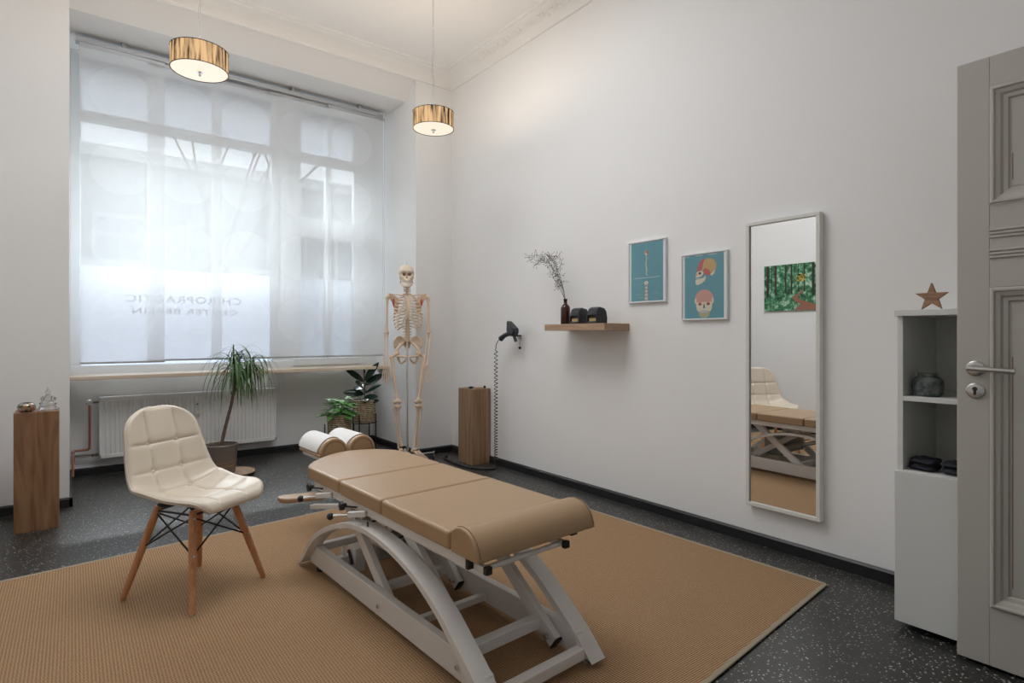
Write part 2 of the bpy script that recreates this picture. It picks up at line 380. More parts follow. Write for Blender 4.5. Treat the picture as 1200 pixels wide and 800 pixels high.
# skirting
def skirt(name, p0, p1, nrm):
    (x0, y0), (x1, y1) = p0, p1; nx, ny = nrm; mb = MB(); t = .018
    prof = [(0, 0), (t, 0), (t, .052), (t * .45, .062), (0, .062)]
    rings = [[(px + nx * a, py + ny * a, b) for a, b in prof] for px, py in (p0, p1)]
    mb.loft(rings); struct(mb, name, M['skirting'])
skirt('baseboard_right', (XR, YB), (XR, YF), (-1, 0))
skirt('baseboard_pier_right', (NX1 - .018, YF), (XR - .018, YF), (0, -1))
skirt('baseboard_pier_left', (XL, YF), (NX0 + .018, YF), (0, -1))
skirt('baseboard_left', (XL, YB), (XL, YF), (1, 0))
skirt('baseboard_niche_left', (NX0, YF - .018), (NX0, YA), (1, 0))
skirt('baseboard_niche_right', (NX1, YF - .018), (NX1, YA), (-1, 0))
skirt('baseboard_apron', (NX0, YA), (NX1, YA), (0, -1))
# cornice: cove profile around the room, offset d from wall, height z
prof = [(0, 3.585), (.014, 3.588), (.018, 3.600), (.010, 3.608), (.022, 3.625), (.045, 3.655), (.080, 3.682), (.115, 3.695), (.120, 3.706), (.150, 3.708), (.156, 3.716), (.158, 3.722), (0, 3.722)]
ring = lambda d, z: [(XL + d, YB + d, z), (XR - d, YB + d, z), (XR - d, YF - d, z), (XL + d, YF - d, z)]
mb = MB(); rs = [ring(d, z) for d, z in prof]
mb.loft([[(rs[j][i]) for j in range(len(prof))] for i in (0, 1, 2, 3, 0)], cap=False)
struct(mb, 'trim_1', M['ceiling'], smooth=40)
# floral relief of the right-hand cornice (plaster scrolls and leaves)
random.seed(5); mb = MB(); y = YF - .5
while y > .2:
    for k, (oy, du) in enumerate(((0, .05), (.055, .085), (.10, .05))):
        d = du; z = 3.640 + (d - .03) * .62 + .008
        c = Vector((XR - d, y - oy, z)); nrm = Vector((-.62, 0, -.78)); t1 = Vector((0, 1, 0)); t2 = nrm.cross(t1)
        r0 = .030 if k == 1 else .020
        pts = [c + (t1 * cos(a * s_) + t2 * sin(a * s_)) * (r0 * (1 - a / 9)) for s_ in ((1,) if k % 2 else (-1,)) for a in [q * .5 for q in range(13)]]
        mb.tube(pts, .0045, 5)
        for a in range(5):
            an = a * 2 * pi / 5; mb.ell(c + (t1 * cos(an) + t2 * sin(an)) * r0 * 1.25, (.006, .010, .006), 6, 4)
    y -= .15
struct(mb, 'trim_2', M['ceiling'], smooth=60)

# window: frame members, glass panes, frosted film, lettering
FY0, FY1 = 5.76, 5.83
mb = MB()
for x0, x1 in ((NX0, .058), (1.527, 1.803), (2.353, NX1)): mb.box(x0, x1, FY0, FY1, .83, 3.42)
mb.box(NX0, NX1, FY0 - .012, FY1, .83, .905)
mb.box(1.803, 2.353, FY0, FY1, 2.14, 2.333)
mb.box(1.803, 2.353, FY0, FY1, 2.89, 2.98)
mb.box(.058, 1.527, FY0, FY1, 2.90, 2.98)
mb.box(2.055, 2.09, FY0 + .01, FY1, .9, 2.90)
mb.box(1.72, 2.42, FY0 - .03, FY0, .854, .925)
win = struct(mb, 'window_1', M['white_paint'], bev=.004, seg=1)
def pane(x0, x1, z0, z1, m, nm, y=5.795):
    o = MB().box(x0, x1, y, y + .004, z0, z1).build(nm, m, win); return o
pane(.058, 1.527, 1.726, 2.90, M['glass'], 'window_pane'); pane(1.803, 2.055, .905, 2.89, M['glass'], 'window_pane'); pane(2.09, 2.353, .905, 2.89, M['glass'], 'window_pane')
pane(.058, 1.527, .905, 1.726, M['frost'], 'frosted_pane')
pane(1.803, 2.055, .905, 1.73, M['frost'], 'frosted_pane', 5.805); pane(2.09, 2.353, .905, 1.73, M['frost'], 'frosted_pane', 5.805)
pane(.058, 1.527, 2.98, 3.42, M['frost_dim'], 'added_light_pane'); pane(1.803, 2.353, 2.98, 3.42, M['frost_dim'], 'added_light_pane')  # upper frosted panes added to bring daylight onto niche and ceiling
def text(s, x_right, z, size, width):
    cu = bpy.data.curves.new('t', 'FONT'); cu.body = s; cu.size = size; cu.extrude = .001; cu.offset = .0012; cu.space_character = 1.15
    o = bpy.data.objects.new('t', cu); C.objects.link(o); bpy.context.view_layer.update()
    me = bpy.data.meshes.new_from_object(o.evaluated_get(bpy.context.evaluated_depsgraph_get()))
    bpy.data.objects.remove(o)
    xs = [q.co.x for q in me.vertices]; k = width / (max(xs) - min(xs))
    for q in me.vertices: q.co = Vector((x_right - (q.co.x - min(xs)) * k, 5.790 - q.co.z, z + q.co.y))
    me.materials.clear(); me.materials.append(M['letters'])
    o = bpy.data.objects.new('window_lettering', me); C.objects.link(o); o.parent = win
text('CHIROPRACTIC', 1.259, 1.438, .085, .898)
text('CENTER BERLIN', 1.223, 1.338, .068, .82)
struct(MB().box(NX0, NX1, 5.42, 5.76, .808, .838), 'trim_3', M['sill'], bev=.004, seg=2)

# ------------------------------------------------------------------ outside: street and the building opposite
struct(MB().box(-40, 40, 6.2, 60, -.6, -.5), 'ground', M['street'])
b = thing('apartment_building', 'pale apartment building across the street seen through the sheer window panels', 'building', (4, 18, -.5))
MB().box(-30, 30, 0, 8, 0, 6.4).build('facade', M['facade'], b)
mb = MB(); mb.box(-30, 30, -.25, 0, 6.2, 6.5); mb.box(-30, 30, -.1, 0, 2.5, 2.65); mb.build('string_course', M['facade_white'], b)
for i in range(-6, 8):
    for zz in (3.1,):
        x = i * 2.1 - 3.0
        f = MB().box(x - .6, x + .6, -.06, 0, zz, zz + 1.7); f.box(x - .7, x + .7, -.15, 0, zz - .12, zz)
        f = f.build('window', M['facade_white'], b)
        g = MB(); g.box(x - .5, x - .04, -.08, -.055, zz + .1, zz + 1.15); g.box(x + .04, x + .5, -.08, -.055, zz + .1, zz + 1.15); g.box(x - .5, x + .5, -.08, -.055, zz + 1.22, zz + 1.6)
        g.build('window_glass', M['facade_glass'], f)
for x in (-3.9, .4, 4.6):
    mb = MB(); mb.box(x - 1.5, x + 1.5, -1.1, -.01, 2.5, 2.65); mb.box(x - 1.5, x + 1.5, -1.1, -1.02, 2.65, 3.5); mb.box(x - 1.5, x - 1.42, -1.1, 0, 2.65, 3.5); mb.box(x + 1.42, x + 1.5, -1.1, 0, 2.65, 3.5)
    mb.build('balcony', M['facade_white'], b)
random.seed(2); mb = MB()
def branch(p, d, L, r, k):
    q = p + d * L; mb.tube([p, (p + q) / 2 + Vector((random.uniform(-.05, .05), 0, 0)), q], lambda t: r * (1 - .4 * t), 5)
    if k:
        for _ in range(3):
            e = Vector((random.uniform(-1, 1), random.uniform(-.6, .6), random.uniform(.1, 1))); branch(q, (d + e * .8).normalized(), L * .7, r * .55, k - 1)
branch(Vector((0, 0, 0)), Vector((0, 0, 1)), 2.6, .11, 4)
o = mb.build('street_tree', M['bark'], loc=None); o.location = (2.3, 13.5, -.5)
props(o, 'bare street tree seen faintly through the sheer window panels', 'tree')

# ------------------------------------------------------------------ panel curtains on their rail
def panel(x0, x1, y, z0, z1, cx, label):
    t = thing('panel_curtain', label, 'curtain', ((x0 + x1) / 2, y, z0), 0, 'sheer panel curtains')
    w = (x1 - x0) / 2; h = z1 - z0
    me = bpy.data.meshes.new('fabric_panel'); bm = bmesh.new(); uv = bm.loops.layers.uv.new('u')
    nx, nz = 6, 24; random.seed(int(x0 * 100)); ph = random.uniform(0, 6)
    g = [[bm.verts.new((-w + 2 * w * i / nx, .003 * sin(i * 1.1 + ph) * (1 - j / nz), h * j / nz)) for i in range(nx + 1)] for j in range(nz + 1)]
    for j in range(nz):
        for i in range(nx):
            f = bm.faces.new((g[j][i], g[j][i + 1], g[j + 1][i + 1], g[j + 1][i])); f.smooth = True
            for l in f.loops: l[uv].uv = (l.vert.co.x + (x0 + x1) / 2 - cx, l.vert.co.z + z0 - 1.29 + .585 * .5)
    bm.to_mesh(me); bm.free(); me.materials.append(M['sheer'])
    o = bpy.data.objects.new('fabric_panel', me); C.objects.link(o); o.parent = t
    MB().box(-w, w, -.005, .005, -.004, .010).build('bottom_bar', M['alu'], t)
    MB().box(-w, w, -.006, .006, h - .004, h + .022).build('top_carrier', M['alu'], t)
panel(.045, .60, 5.415, .935, 3.355, .306, 'leftmost sheer white panel curtain, hanging beside the left window reveal')
panel(.48, 1.03, 5.445, .945, 3.355, .766, 'second sheer white panel curtain from the left')
panel(.95, 1.51, 5.465, .945, 3.355, 1.232, 'middle sheer white panel curtain, above the palm-like plant')
panel(1.425, 1.995, 5.445, .945, 3.355, 1.694, 'fourth sheer white panel curtain from the left')
panel(1.95, 2.54, 5.415, .945, 3.355, 2.193, 'rightmost sheer white panel curtain, next to the skeleton')
t = thing('curtain_rail', 'long aluminium curtain track under the top of the window niche', 'curtain rail', (1.27, 5.44, 3.45))
mb = MB()
for k in range(4): mb.box(-1.255, 1.255, -.035 + .022 * k, -.022 + .022 * k, -.068, -.048)
mb.box(-1.255, 1.255, -.038, .052, -.049, -.040); mb.build('track', M['alu'], t)
for x in (-.95, -.3, .35, 1.0): MB().box(x - .012, x + .012, -.042, .03, -.04, 0).build('bracket', M['steel'], t)
for s in (-1, 1): MB().box(s * 1.255 - .006, s * 1.255 + .006, -.042, .056, -.072, -.036).build('end_cap', M['white_paint'], t)
mb = MB().tube([(1.24, -.06, -.05), (1.24, -.06, -2.5)], .003, 6); mb.build('draw_rod', M['white_paint'], t)

# ------------------------------------------------------------------ radiator with pipes
t = thing('radiator', 'white panel radiator under the window with copper pipes at its left end', 'radiator', (.865, 5.72, .142))
mb = MB(); L = .69
n = 42; pts = []
for i in range(n):
    a = -L + .012 + (2 * L - .024) * i / n; s = (2 * L - .024) / n
    pts += [(a, 0), (a + s * .42, 0), (a + s * .52, .017), (a + s * .90, .017)]
pts += [(L - .012, 0)]
rings = [[(x, y, z) for x, y in pts] for z in (.035, .465)]
mb.loft(rings, close=False); mb.box(-L, L, -.004, .012, .465, .497); mb.box(-L, L, -.004, .012, .003, .035); mb.box(-L, -L + .012, -.004, .012, 0, .5); mb.box(L - .012, L, -.004, .012, 0, .5)
mb.build('front_panel', M['radiator'], t, bev=.0015, seg=1)
mb = MB(); mb.box(-L, L, .07, .082, .003, .497); mb.build('rear_panel', M['radiator'], t)
mb = MB(); mb.box(-L, -L + .006, .012, .07, .003, .5); mb.box(L - .006, L, .012, .07, .003, .5)
for i in range(60):
    x = -L + .012 + i * (2 * L - .024) / 60; mb.box(x, x + .014, .012, .07, .498, .502)
mb.box(-L, L, -.003, .004, .497, .503); mb.box(-L, L, .078, .085, .497, .503); mb.build('grille', M['radiator'], t)
for x in (-.45, .45): MB().box(x - .02, x + .02, .082, .12, .05, .45).build('wall_bracket', M['radiator'], t)
mb = MB().box(-.005, .028, -.030, -.004, .31, .42); o = mb.build('heat_meter', M['white_lacquer'], t, bev=.004)
MB().box(.005, .018, -.032, -.029, .395, .405).build('display', M['charcoal'], o)
th = MB().ell((-.755, .045, .462), (.026, .024, .026), 16, 10).build('thermostat_knob', M['white_lacquer'], t, smooth=0)
MB().tube([(-.735, .045, .462), (-.69, .045, .462)], .009, 8).build('valve', M['brass_dark'], t, smooth=40)
MB().tube(catmull([(-.752, .05, .44), (-.752, .05, .12), (-.757, .055, .085), (-.775, .06, .078), (-.86, .065, .075)], 5), .009, 8).build('pipe', M['copper'], t, smooth=40)
MB().tube([(-.69, .055, .030), (-.79, .06, .035), (-.86, .065, .035)], .008, 8).build('pipe', M['brass_dark'], t, smooth=40)
mb = MB(); mb.ell((-.705, .055, .03), .014, 10, 6); mb.ell((-.73, .055, .03), .014, 10, 6); mb.build('return_valve', M['brass_dark'], t, smooth=40)
for z, dx in ((.075, 0), (.035, .012)):
    MB().tube([(-.86 , .065 - dx, z), (-.86, -.25, z - .0), (-.86, -.30, z - .03), (-.86, -.32, z - .09)], .008, 8).build('pipe', M['copper'], t, smooth=40)
for y in (-.02, -.2): MB().box(-.872, -.848, y - .006, y + .006, .02, .09).build('pipe_clip', M['chrome'], t)

# ------------------------------------------------------------------ pendants
def pendant(x, y, label, key):
    Rr, h, zb = .150, .119, 2.679
    t = thing('pendant_lamp', label, 'lamp', (x, y, zb), random.uniform(0, 3), 'drum pendant lamps')
    me = bpy.data.meshes.new('lamp_shade'); bm = bmesh.new(); uv = bm.loops.layers.uv.new('u'); n = 96
    lo = [bm.verts.new((Rr * cos(2 * pi * i / n), Rr * sin(2 * pi * i / n), 0)) for i in range(n)]
    hi = [bm.verts.new((Rr * cos(2 * pi * i / n), Rr * sin(2 * pi * i / n), h)) for i in range(n)]
    for i in range(n):
        j = (i + 1) % n; f = bm.faces.new((lo[i], lo[j], hi[j], hi[i])); f.smooth = True
        for l, (a, b_) in zip(f.loops, ((i, 0), (i + 1, 0), (i + 1, 1), (i, 1))): l[uv].uv = (a / n + key, b_ * 1. + key)
    bm.to_mesh(me); bm.free(); me.materials.append(M['shade'])
    o = bpy.data.objects.new('lamp_shade', me); C.objects.link(o); o.parent = t
    for z in (0, h):
        MB().tube([(Rr * cos(a), Rr * sin(a), z) for a in [2 * pi * i / 48 for i in range(49)]], .0025, 6).build('shade_ring', M['black'], o)
    MB().lathe([(.001, .006), (Rr - .006, .006), (Rr - .004, .002), (Rr - .006, 0), (.001, -.004)], n=64).build('diffuser', M['diffuser'], t, smooth=40)
    mb = MB().lathe([(.0, -.004), (.018, -.006), (.019, -.009), (.006, -.011), (.006, -.018), (.009, -.020), (.008, -.028), (.0, -.030)], n=20)
    mb.build('finial', M['chrome'], t, smooth=40)
    mb = MB()
    for a in (0, 2.1, 4.2): mb.tube([(0, 0, h * .8), (Rr * cos(a), Rr * sin(a), h)], .002, 5)
    mb.tube([(0, 0, .0), (0, 0, h * .8)], .004, 6); mb.lathe([(0, .03), (.02, .03), (.02, .06), (0, .06)], n=12); mb.build('spider_frame', M['steel'], t)
    mb = MB().tube([(0, 0, h * .8), (.004, 0, .4), (0, 0, HC - zb)], .0009, 5); mb.build('suspension_wire', M['wire_grey'], t)
    mb = MB().tube(catmull([(0, 0, h * .8), (.008, .004, .22), (-.006, .002, .34), (.007, 0, .42), (.006, 0, .52), (-.007, .002, .6), (.004, 0, .8), (0.004, 0, HC - zb)], 5), .0010, 5)
    mb.build('cable', M['wire_grey'], t)
    MB().lathe([(0, HC - zb - .03), (.05, HC - zb - .03), (.055, HC - zb), (0, HC - zb)], n=24).build('ceiling_rose', M['white_lacquer'], t, smooth=40)
    l = bpy.data.lights.new('bulb', 'POINT'); l.energy = LAMP_W; l.color = (1, .82, .64); l.shadow_soft_size = .05
    lo = bpy.data.objects.new('bulb', l); C.objects.link(lo); lo.parent = t; lo.location = (0.03, 0, .095)
random.seed(1)
pendant(.584, 3.706, 'black thread drum pendant in front of the left part of the window', .13)
pendant(2.115, 3.680, 'black thread drum pendant hanging near the room corner', .57)
# unseen round lamp added on the ceiling as fill light
t = thing('added_fill_lamp', 'added flat round ceiling disc for fill light, out of view', 'lamp', (1.0, 2.75, HC))
MB().lathe([(0, -.05), (.96, -.05), (.98, -.03), (.98, 0), (0, 0)], n=40).build('fill_lamp_body', M['white_lacquer'], t, smooth=40)
o = area('added_fill_light', (1.0, 2.75, HC - .06), (0, 0, 0), (1.9, 1.9), FILL_LAMP_W, (.97, .98, 1)); o.data.shape = 'DISK'

# ------------------------------------------------------------------ rug
P4 = [(-.78, 3.49), (2.645, 3.78), (2.738, 1.182), (-.78, .874)]
t = thing('rug', 'tan ribbed sisal rug lying under the treatment table and chair', 'rug', (.9, 2.3, 0))
loc = [(x - .9, y - 2.3) for x, y in P4]
MB().prism(loc, 0.001, .009).build('rug_field', M['rug'], t)
mb = MB(); q = [Vector((*p, .007)) for p in loc]
for i in range(4):
    a, b_ = q[i], q[(i + 1) % 4]; mb.bar(a, b_, .007, .02, (0, 0, 1))
mb.build('binding', M['rug_edge'], t, bev=.002, seg=1)

# ------------------------------------------------------------------ treatment table (local x across, y along, axis rotated 2.6 deg)
TH = math.atan2(.0456, .99896); W0, V0 = 1.30, 2.10
wx = Vector((.99896, .0456)); ux = Vector((-.0456, .99896)); o2 = wx * W0 + ux * V0
T = thing('treatment_table', 'tan leatherette treatment table on a white arched steel frame, standing on the rug', 'treatment table', (o2.x, o2.y, 0), TH)
def Lp(w, v, z): return (w - W0, v - V0, z)
def poly(ps): return [(w - W0, v - V0) for w, v in ps]
def cushion(name, ps, z0, z1):
    mb = MB().prism(poly(ps), z0, z1); o = mb.build(name, M['tan'], T, bev=.013, seg=5); return o
cw0, cw1 = 1.040, 1.582
cushion('cushion', [(cw0, 1.542), (cw1, 1.542), (cw1, 2.009), (cw0, 2.009)], .448, .512)
cushion('cushion', [(cw0, 2.014), (cw1, 2.014), (cw1, 2.400), (cw0, 2.400)], .448, .512)
far = [(cw0, 2.405), (cw1, 2.405), (cw1, 2.76), (1.578, 2.80), (1.560, 2.85), (1.530, 2.90), (1.485, 2.945), (1.43, 2.98), (1.36, 2.998), (1.30, 2.996), (1.235, 2.968), (1.175, 2.925), (1.115, 2.872), (1.07, 2.822), (1.047, 2.785), (cw0, 2.755)]
o = MB().prism(poly(far), .448, .512).build('cushion', M['tan'], T, bev=.014, seg=5)
# leg-end bolster
prof = [(1.534, .448), (1.534, .506), (1.526, .522), (1.508, .534), (1.482, .540), (1.452, .537), (1.427, .526), (1.407, .508), (1.394, .486), (1.387, .462), (1.386, .448)]
o = MB().prism([(v - V0, z) for v, z in prof], 1.042 - W0, 1.580 - W0, 'x').build('bolster', M['tan'], T, bev=.007, seg=3)
for s_x in (1.054, 1.568):
    MB().tube([Lp(s_x, v, z + .0008) for v, z in prof[1:10]], .0012, 5).build('seam', M['stitch'], T)
F = M['frame_steel']
def fr(mb, name='frame_tube', m=F, bev=.003, seg=2, parent=T): return mb.build(name, m, parent, bev=bev, seg=seg)
def bx(w0, w1, v0, v1, z0, z1): return MB().box(w0 - W0, w1 - W0, v0 - V0, v1 - V0, z0, z1)
# upper frame
fr(bx(1.055, 1.09, 1.47, 2.72, .410, .449), 'side_rail'); fr(bx(1.525, 1.56, 1.47, 2.72, .410, .449), 'side_rail')
for v in (1.60, 2.0, 2.4, 2.68): fr(bx(1.09, 1.525, v, v + .03, .412, .446), 'cross_bar')
fr(bx(1.23, 1.42, 2.70, 3.20, .41, .434), 'head_carrier'); fr(bx(1.27, 1.39, 3.12, 3.18, .43, .458), 'head_post')
fr(bx(1.056, 1.089, 1.455, 1.472, .408, .447), 'end_cap', M['black']); fr(bx(1.526, 1.559, 1.455, 1.472, .408, .447), 'end_cap', M['black'])
# lower frame: arches, base rails
arch = [(2.850, .026), (2.78, .088), (2.71, .160), (2.603, .236), (2.465, .300), (2.355, .338), (2.25, .364), (2.13, .376), (2.013, .373), (1.878, .355), (1.755, .325), (1.668, .293), (1.57, .245), (1.479, .183), (1.373, .104), (1.296, .028)]
A = catmull([(v, z, 0) for v, z in arch], 4)
for w0, w1 in ((1.02, 1.09), (1.46, 1.53)):
    rings = []
    for i, p in enumerate(A):
        d = (A[min(i + 1, len(A) - 1)] - A[max(i - 1, 0)]).normalized(); nrm = Vector((d.y, -d.x, 0))
        if nrm.dot(Vector((2.1, 0, 0)) - p) < 0: nrm = -nrm
        th = .022 + .012 * max(0, (i - len(A) * .62) / (len(A) * .38))
        if i in (0,): nrm = Vector((-1, 0, 0)); th = .03
        if i == len(A) - 1: nrm = Vector((1, 0, 0)); th = .045
        q = p + nrm * th
        p = Vector((p.x, max(p.y, .024), 0)); q.y = max(q.y, .024); rings.append([Lp(w0, p.x, p.y), Lp(w1, p.x, p.y), Lp(w1, q.x, q.y), Lp(w0, q.x, q.y)])
    mb = MB().loft(rings); fr(mb, 'arch', bev=.004, seg=2)
for w0, w1 in ((1.06, 1.093), (1.457, 1.49)):
    mb = MB().prism([(v - V0, z) for v, z in ((1.345, .032), (2.79, .032), (2.765, .125), (1.47, .125), (1.40, .118), (1.37, .105))], w0 - W0, w1 - W0, 'x'); fr(mb, 'base_rail')
    for v in (1.40, 2.70): mb = MB().lathe([(.016, .0095), (.018, .012), (.018, .024), (.010, .033)], Lp((w0 + w1) / 2, v, 0), 16); mb.build('foot', M['rubber'], T, smooth=40)
for v, z0, z1, t_ in ((2.74, .085, .122, .038), (2.53, .08, .115, .038), (1.875, .045, .072, .028), (1.325, .035, .072, .038)):
    fr(bx(1.093, 1.457, v, v + t_, z0, z1), 'base_cross_bar')
# lifting legs
def leg(w, p0, p1, nm='lift_leg', th=.028, wd=.052):
    mb = MB().bar(Lp(w, p0[0], p0[1]), Lp(w, p1[0], p1[1]), th, wd, (1, 0, 0)); o = fr(mb, nm)
    d = (Vector((p0[0], p0[1])) - Vector((p1[0], p1[1]))).normalized()
    a = Vector((p0[0], p0[1])); b_ = a + d * .008
    MB().bar(Lp(w, a.x, a.y), Lp(w, b_.x, b_.y), th - .002, wd - .002, (1, 0, 0)).build('leg_cap', M['black'], o)
    return o
for w in (1.112, 1.438):
    leg(w, (2.05, .056), (2.50, .412)); leg(w, (1.45, .052), (1.94, .410))
    for v, z in ((2.072, .074), (1.474, .070)):
        s = 1 if w < 1.3 else -1
        MB().lathe([(0, -.012), (.011, -.012), (.011, .0), (.006, .002), (.006, .012), (.0, .014)] , Lp(w + s * .020, v, z), 6, 'x').build('bolt', M['steel'], T)
for v in (2.066, 1.52): MB().lathe([(0, -.004), (.009, -.004), (.007, .004), (0, .004)], Lp(1.057, v, .072), 6, 'x').build('bolt', M['chrome'], T)
fr(bx(1.126, 1.424, 2.13, 2.165, .085, .118), 'leg_cross_bar'); fr(bx(1.126, 1.424, 1.52, 1.56, .075, .115), 'leg_cross_bar')
fr(bx(1.126, 1.424, 1.86, 1.89, .34, .37), 'leg_cross_bar')
# counter links, actuator, motor
for w in (1.19, 1.34):
    mb = MB().bar(Lp(w, 2.56, .11), Lp(w, 2.16, .36), .018, .045, (1, 0, 0)); fr(mb, 'link_arm')
mb = MB().tube([Lp(1.265, 2.46, .15), Lp(1.265, 2.18, .245)], .034, 20); mb.build('actuator', M['motor'], T, smooth=40)
mb = MB().tube([Lp(1.265, 2.18, .245), Lp(1.265, 1.93, .335)], .016, 16); mb.build('piston', M['steel'], T, smooth=40)
fr(bx(1.19, 1.31, 2.34, 2.50, .13, .30), 'motor_housing', M['motor'], .015, 3)
fr(bx(1.17, 1.20, 2.22, 2.36, .22, .39), 'motor_plate', M['frame_steel'])
fr(bx(1.14, 1.19, 2.45, 2.53, .06, .17), 'bracket', F)
mb = MB().prism([(2.51 - V0, .05), (2.61 - V0, .05), (2.56 - V0, .16)], 1.125 - W0, 1.14 - W0, 'x'); fr(mb, 'gusset')
MB().tube(catmull([Lp(1.20, 2.40, .28), Lp(1.14, 2.30, .33), Lp(1.16, 2.2, .37), Lp(1.25, 2.15, .39), Lp(1.3, 2.3, .40)], 6), .005, 6).build('cable', M['black'], T, smooth=40)
MB().tube(catmull([Lp(1.21, 2.36, .20), Lp(1.15, 2.24, .26), Lp(1.17, 2.12, .30), Lp(1.28, 2.05, .36)], 6), .004, 6).build('cable', M['black'], T, smooth=40)
MB().tube([Lp(1.13, 2.5, .155), Lp(1.13, 2.46, .10)], .007, 8).build('gas_strut', M['black'], T, smooth=40)
# rail under the bolster
for w in (1.087, 1.433):
    fr(bx(w - .010, w + .010, 1.402, 1.60, .408, .429), 'hanger_arm'); fr(bx(w - .0125, w + .0125, 1.385, 1.403, .406, .431), 'end_cap', M['black'], .003, 2)
    MB().tube([Lp(w, 1.43, .425), Lp(w, 1.43, .450)], .005, 8).build('post', M['steel'], T, smooth=40)
MB().tube([Lp(1.087, 1.412, .419), Lp(1.433, 1.412, .419)], .009, 12).build('towel_bar', F, T, smooth=40)
# knobs and levers on the left side
for v, z in ((2.63, .442), (2.268, .438)):
    MB().tube([Lp(1.0, v, z), Lp(1.05, v - .03, z - .01)], .004, 8).build('spindle', M['black'], T, smooth=40)
    pr_ = []
    k = 24
    rings = [[Lp(1.0 + x, v + r * cos(2 * pi * j / k) * (1 + .10 * cos(5 * 2 * pi * j / k)), z + r * sin(2 * pi * j / k) * (1 + .10 * cos(5 * 2 * pi * j / k))) for j in range(k)] for x, r in ((-.014, .012), (-.012, .018), (.0, .019), (.003, .012), (.014, .009))]
    MB().loft(rings).build('star_knob', M['black'], T, smooth=50)
for v, z, v1, z1 in ((2.61, .402, 2.50, .425), (2.275, .402, 2.155, .422)):
    fr(MB().bar(Lp(1.0, v1 + .06, z1 - .008), Lp(1.05, v1, z1), .022, .022), 'lever_socket')
    MB().tube([Lp(.955, v, z), Lp(1.01, v1 + .05, z1 - .008)], .006, 10).build('lever', M['chrome'], T, smooth=40)
    MB().ell(Lp(.95, v + .004, z - .001), .015, 16, 10).build('lever_ball', M['black'], T, smooth=0)
MB().tube([Lp(1.045, 2.13, .395), Lp(1.045, 2.13, .372)], .004, 8).build('pin', M['black'], T, smooth=40)
# hanging arm pad
mb = MB().prism([(x, y) for x, y in ((-.415, .60), (-.395, .57), (-.25, .515), (-.225, .53), (-.225, .585), (-.25, .61), (-.39, .655), (-.415, .64))], .372, .397)
mb.build('arm_pad', M['tan'], T, bev=.009, seg=3)
fr(MB().bar(Lp(1.06, 2.36, .405), Lp(1.0, 2.60, .36), .02, .03), 'arm_pad_bracket')
# head rest: two padded half rolls
fr(bx(1.225, 1.525, 3.09, 3.34, .455, .475), 'head_plate', M['frame_steel'])
fr(bx(1.213, 1.547, 3.055, 3.37, .476, .492), 'head_board', M['tan'], .005, 2)
def half(wc, r, hgt, v0, v1, k=20, ro=0):
    return [[Lp(wc + (r + ro) * cos(pi * i / k), v, .491 + (hgt + ro) * sin(pi * i / k)) for i in range(k + 1)] for v in (v0, v1)]
for wc in (1.297, 1.463):
    MB().loft(half(wc, .081, .085, 3.05, 3.37)).build('head_roll', M['tan'], T, smooth=40, bev=.008, seg=3)
    MB().tube([Lp(wc + .062 * cos(pi * i / 20), 3.049, .497 + .062 * sin(pi * i / 20)) for i in range(21)], .0012, 5).build('seam', M['black'], T)
# paper: over both rolls with a valley between
pp = []
for i in range(2, 19): pp.append((1.297 - .084 * cos(pi * i / 20), .491 + .088 * sin(pi * i / 20)))
for i in range(2, 15): pp.append((1.463 - .084 * cos(pi * i / 20), .491 + .088 * sin(pi * i / 20)))
pp = [(1.297 - .0845, .500)] + pp
th = [(w + (-.0), z) for w, z in pp]
v0s = []
rings = []
for k_, (w, z) in enumerate(pp):
    rings.append([Lp(w, 3.095 - .012 * sin(k_ / 3.), z), Lp(w, 3.372, z), Lp(w, 3.372, z + .0012), Lp(w, 3.095 - .012 * sin(k_ / 3.), z + .0012)])
mb = MB().loft(rings); o = mb.build('head_paper', M['paper'], loc=None, smooth=40)
o.location = T.location; o.rotation_euler = (0, 0, TH); props(o, 'white paper sheet draped over the two head rolls of the treatment table', 'paper')

# ------------------------------------------------------------------ tufted chair
fx, fy = .537, -.843
CH = thing('side_chair', 'cream quilted leatherette chair with splayed beech legs and black wire bracing', 'chair', (.443, 2.902, 0), math.atan2(fy, fx) - math.atan2(-1, 0) )
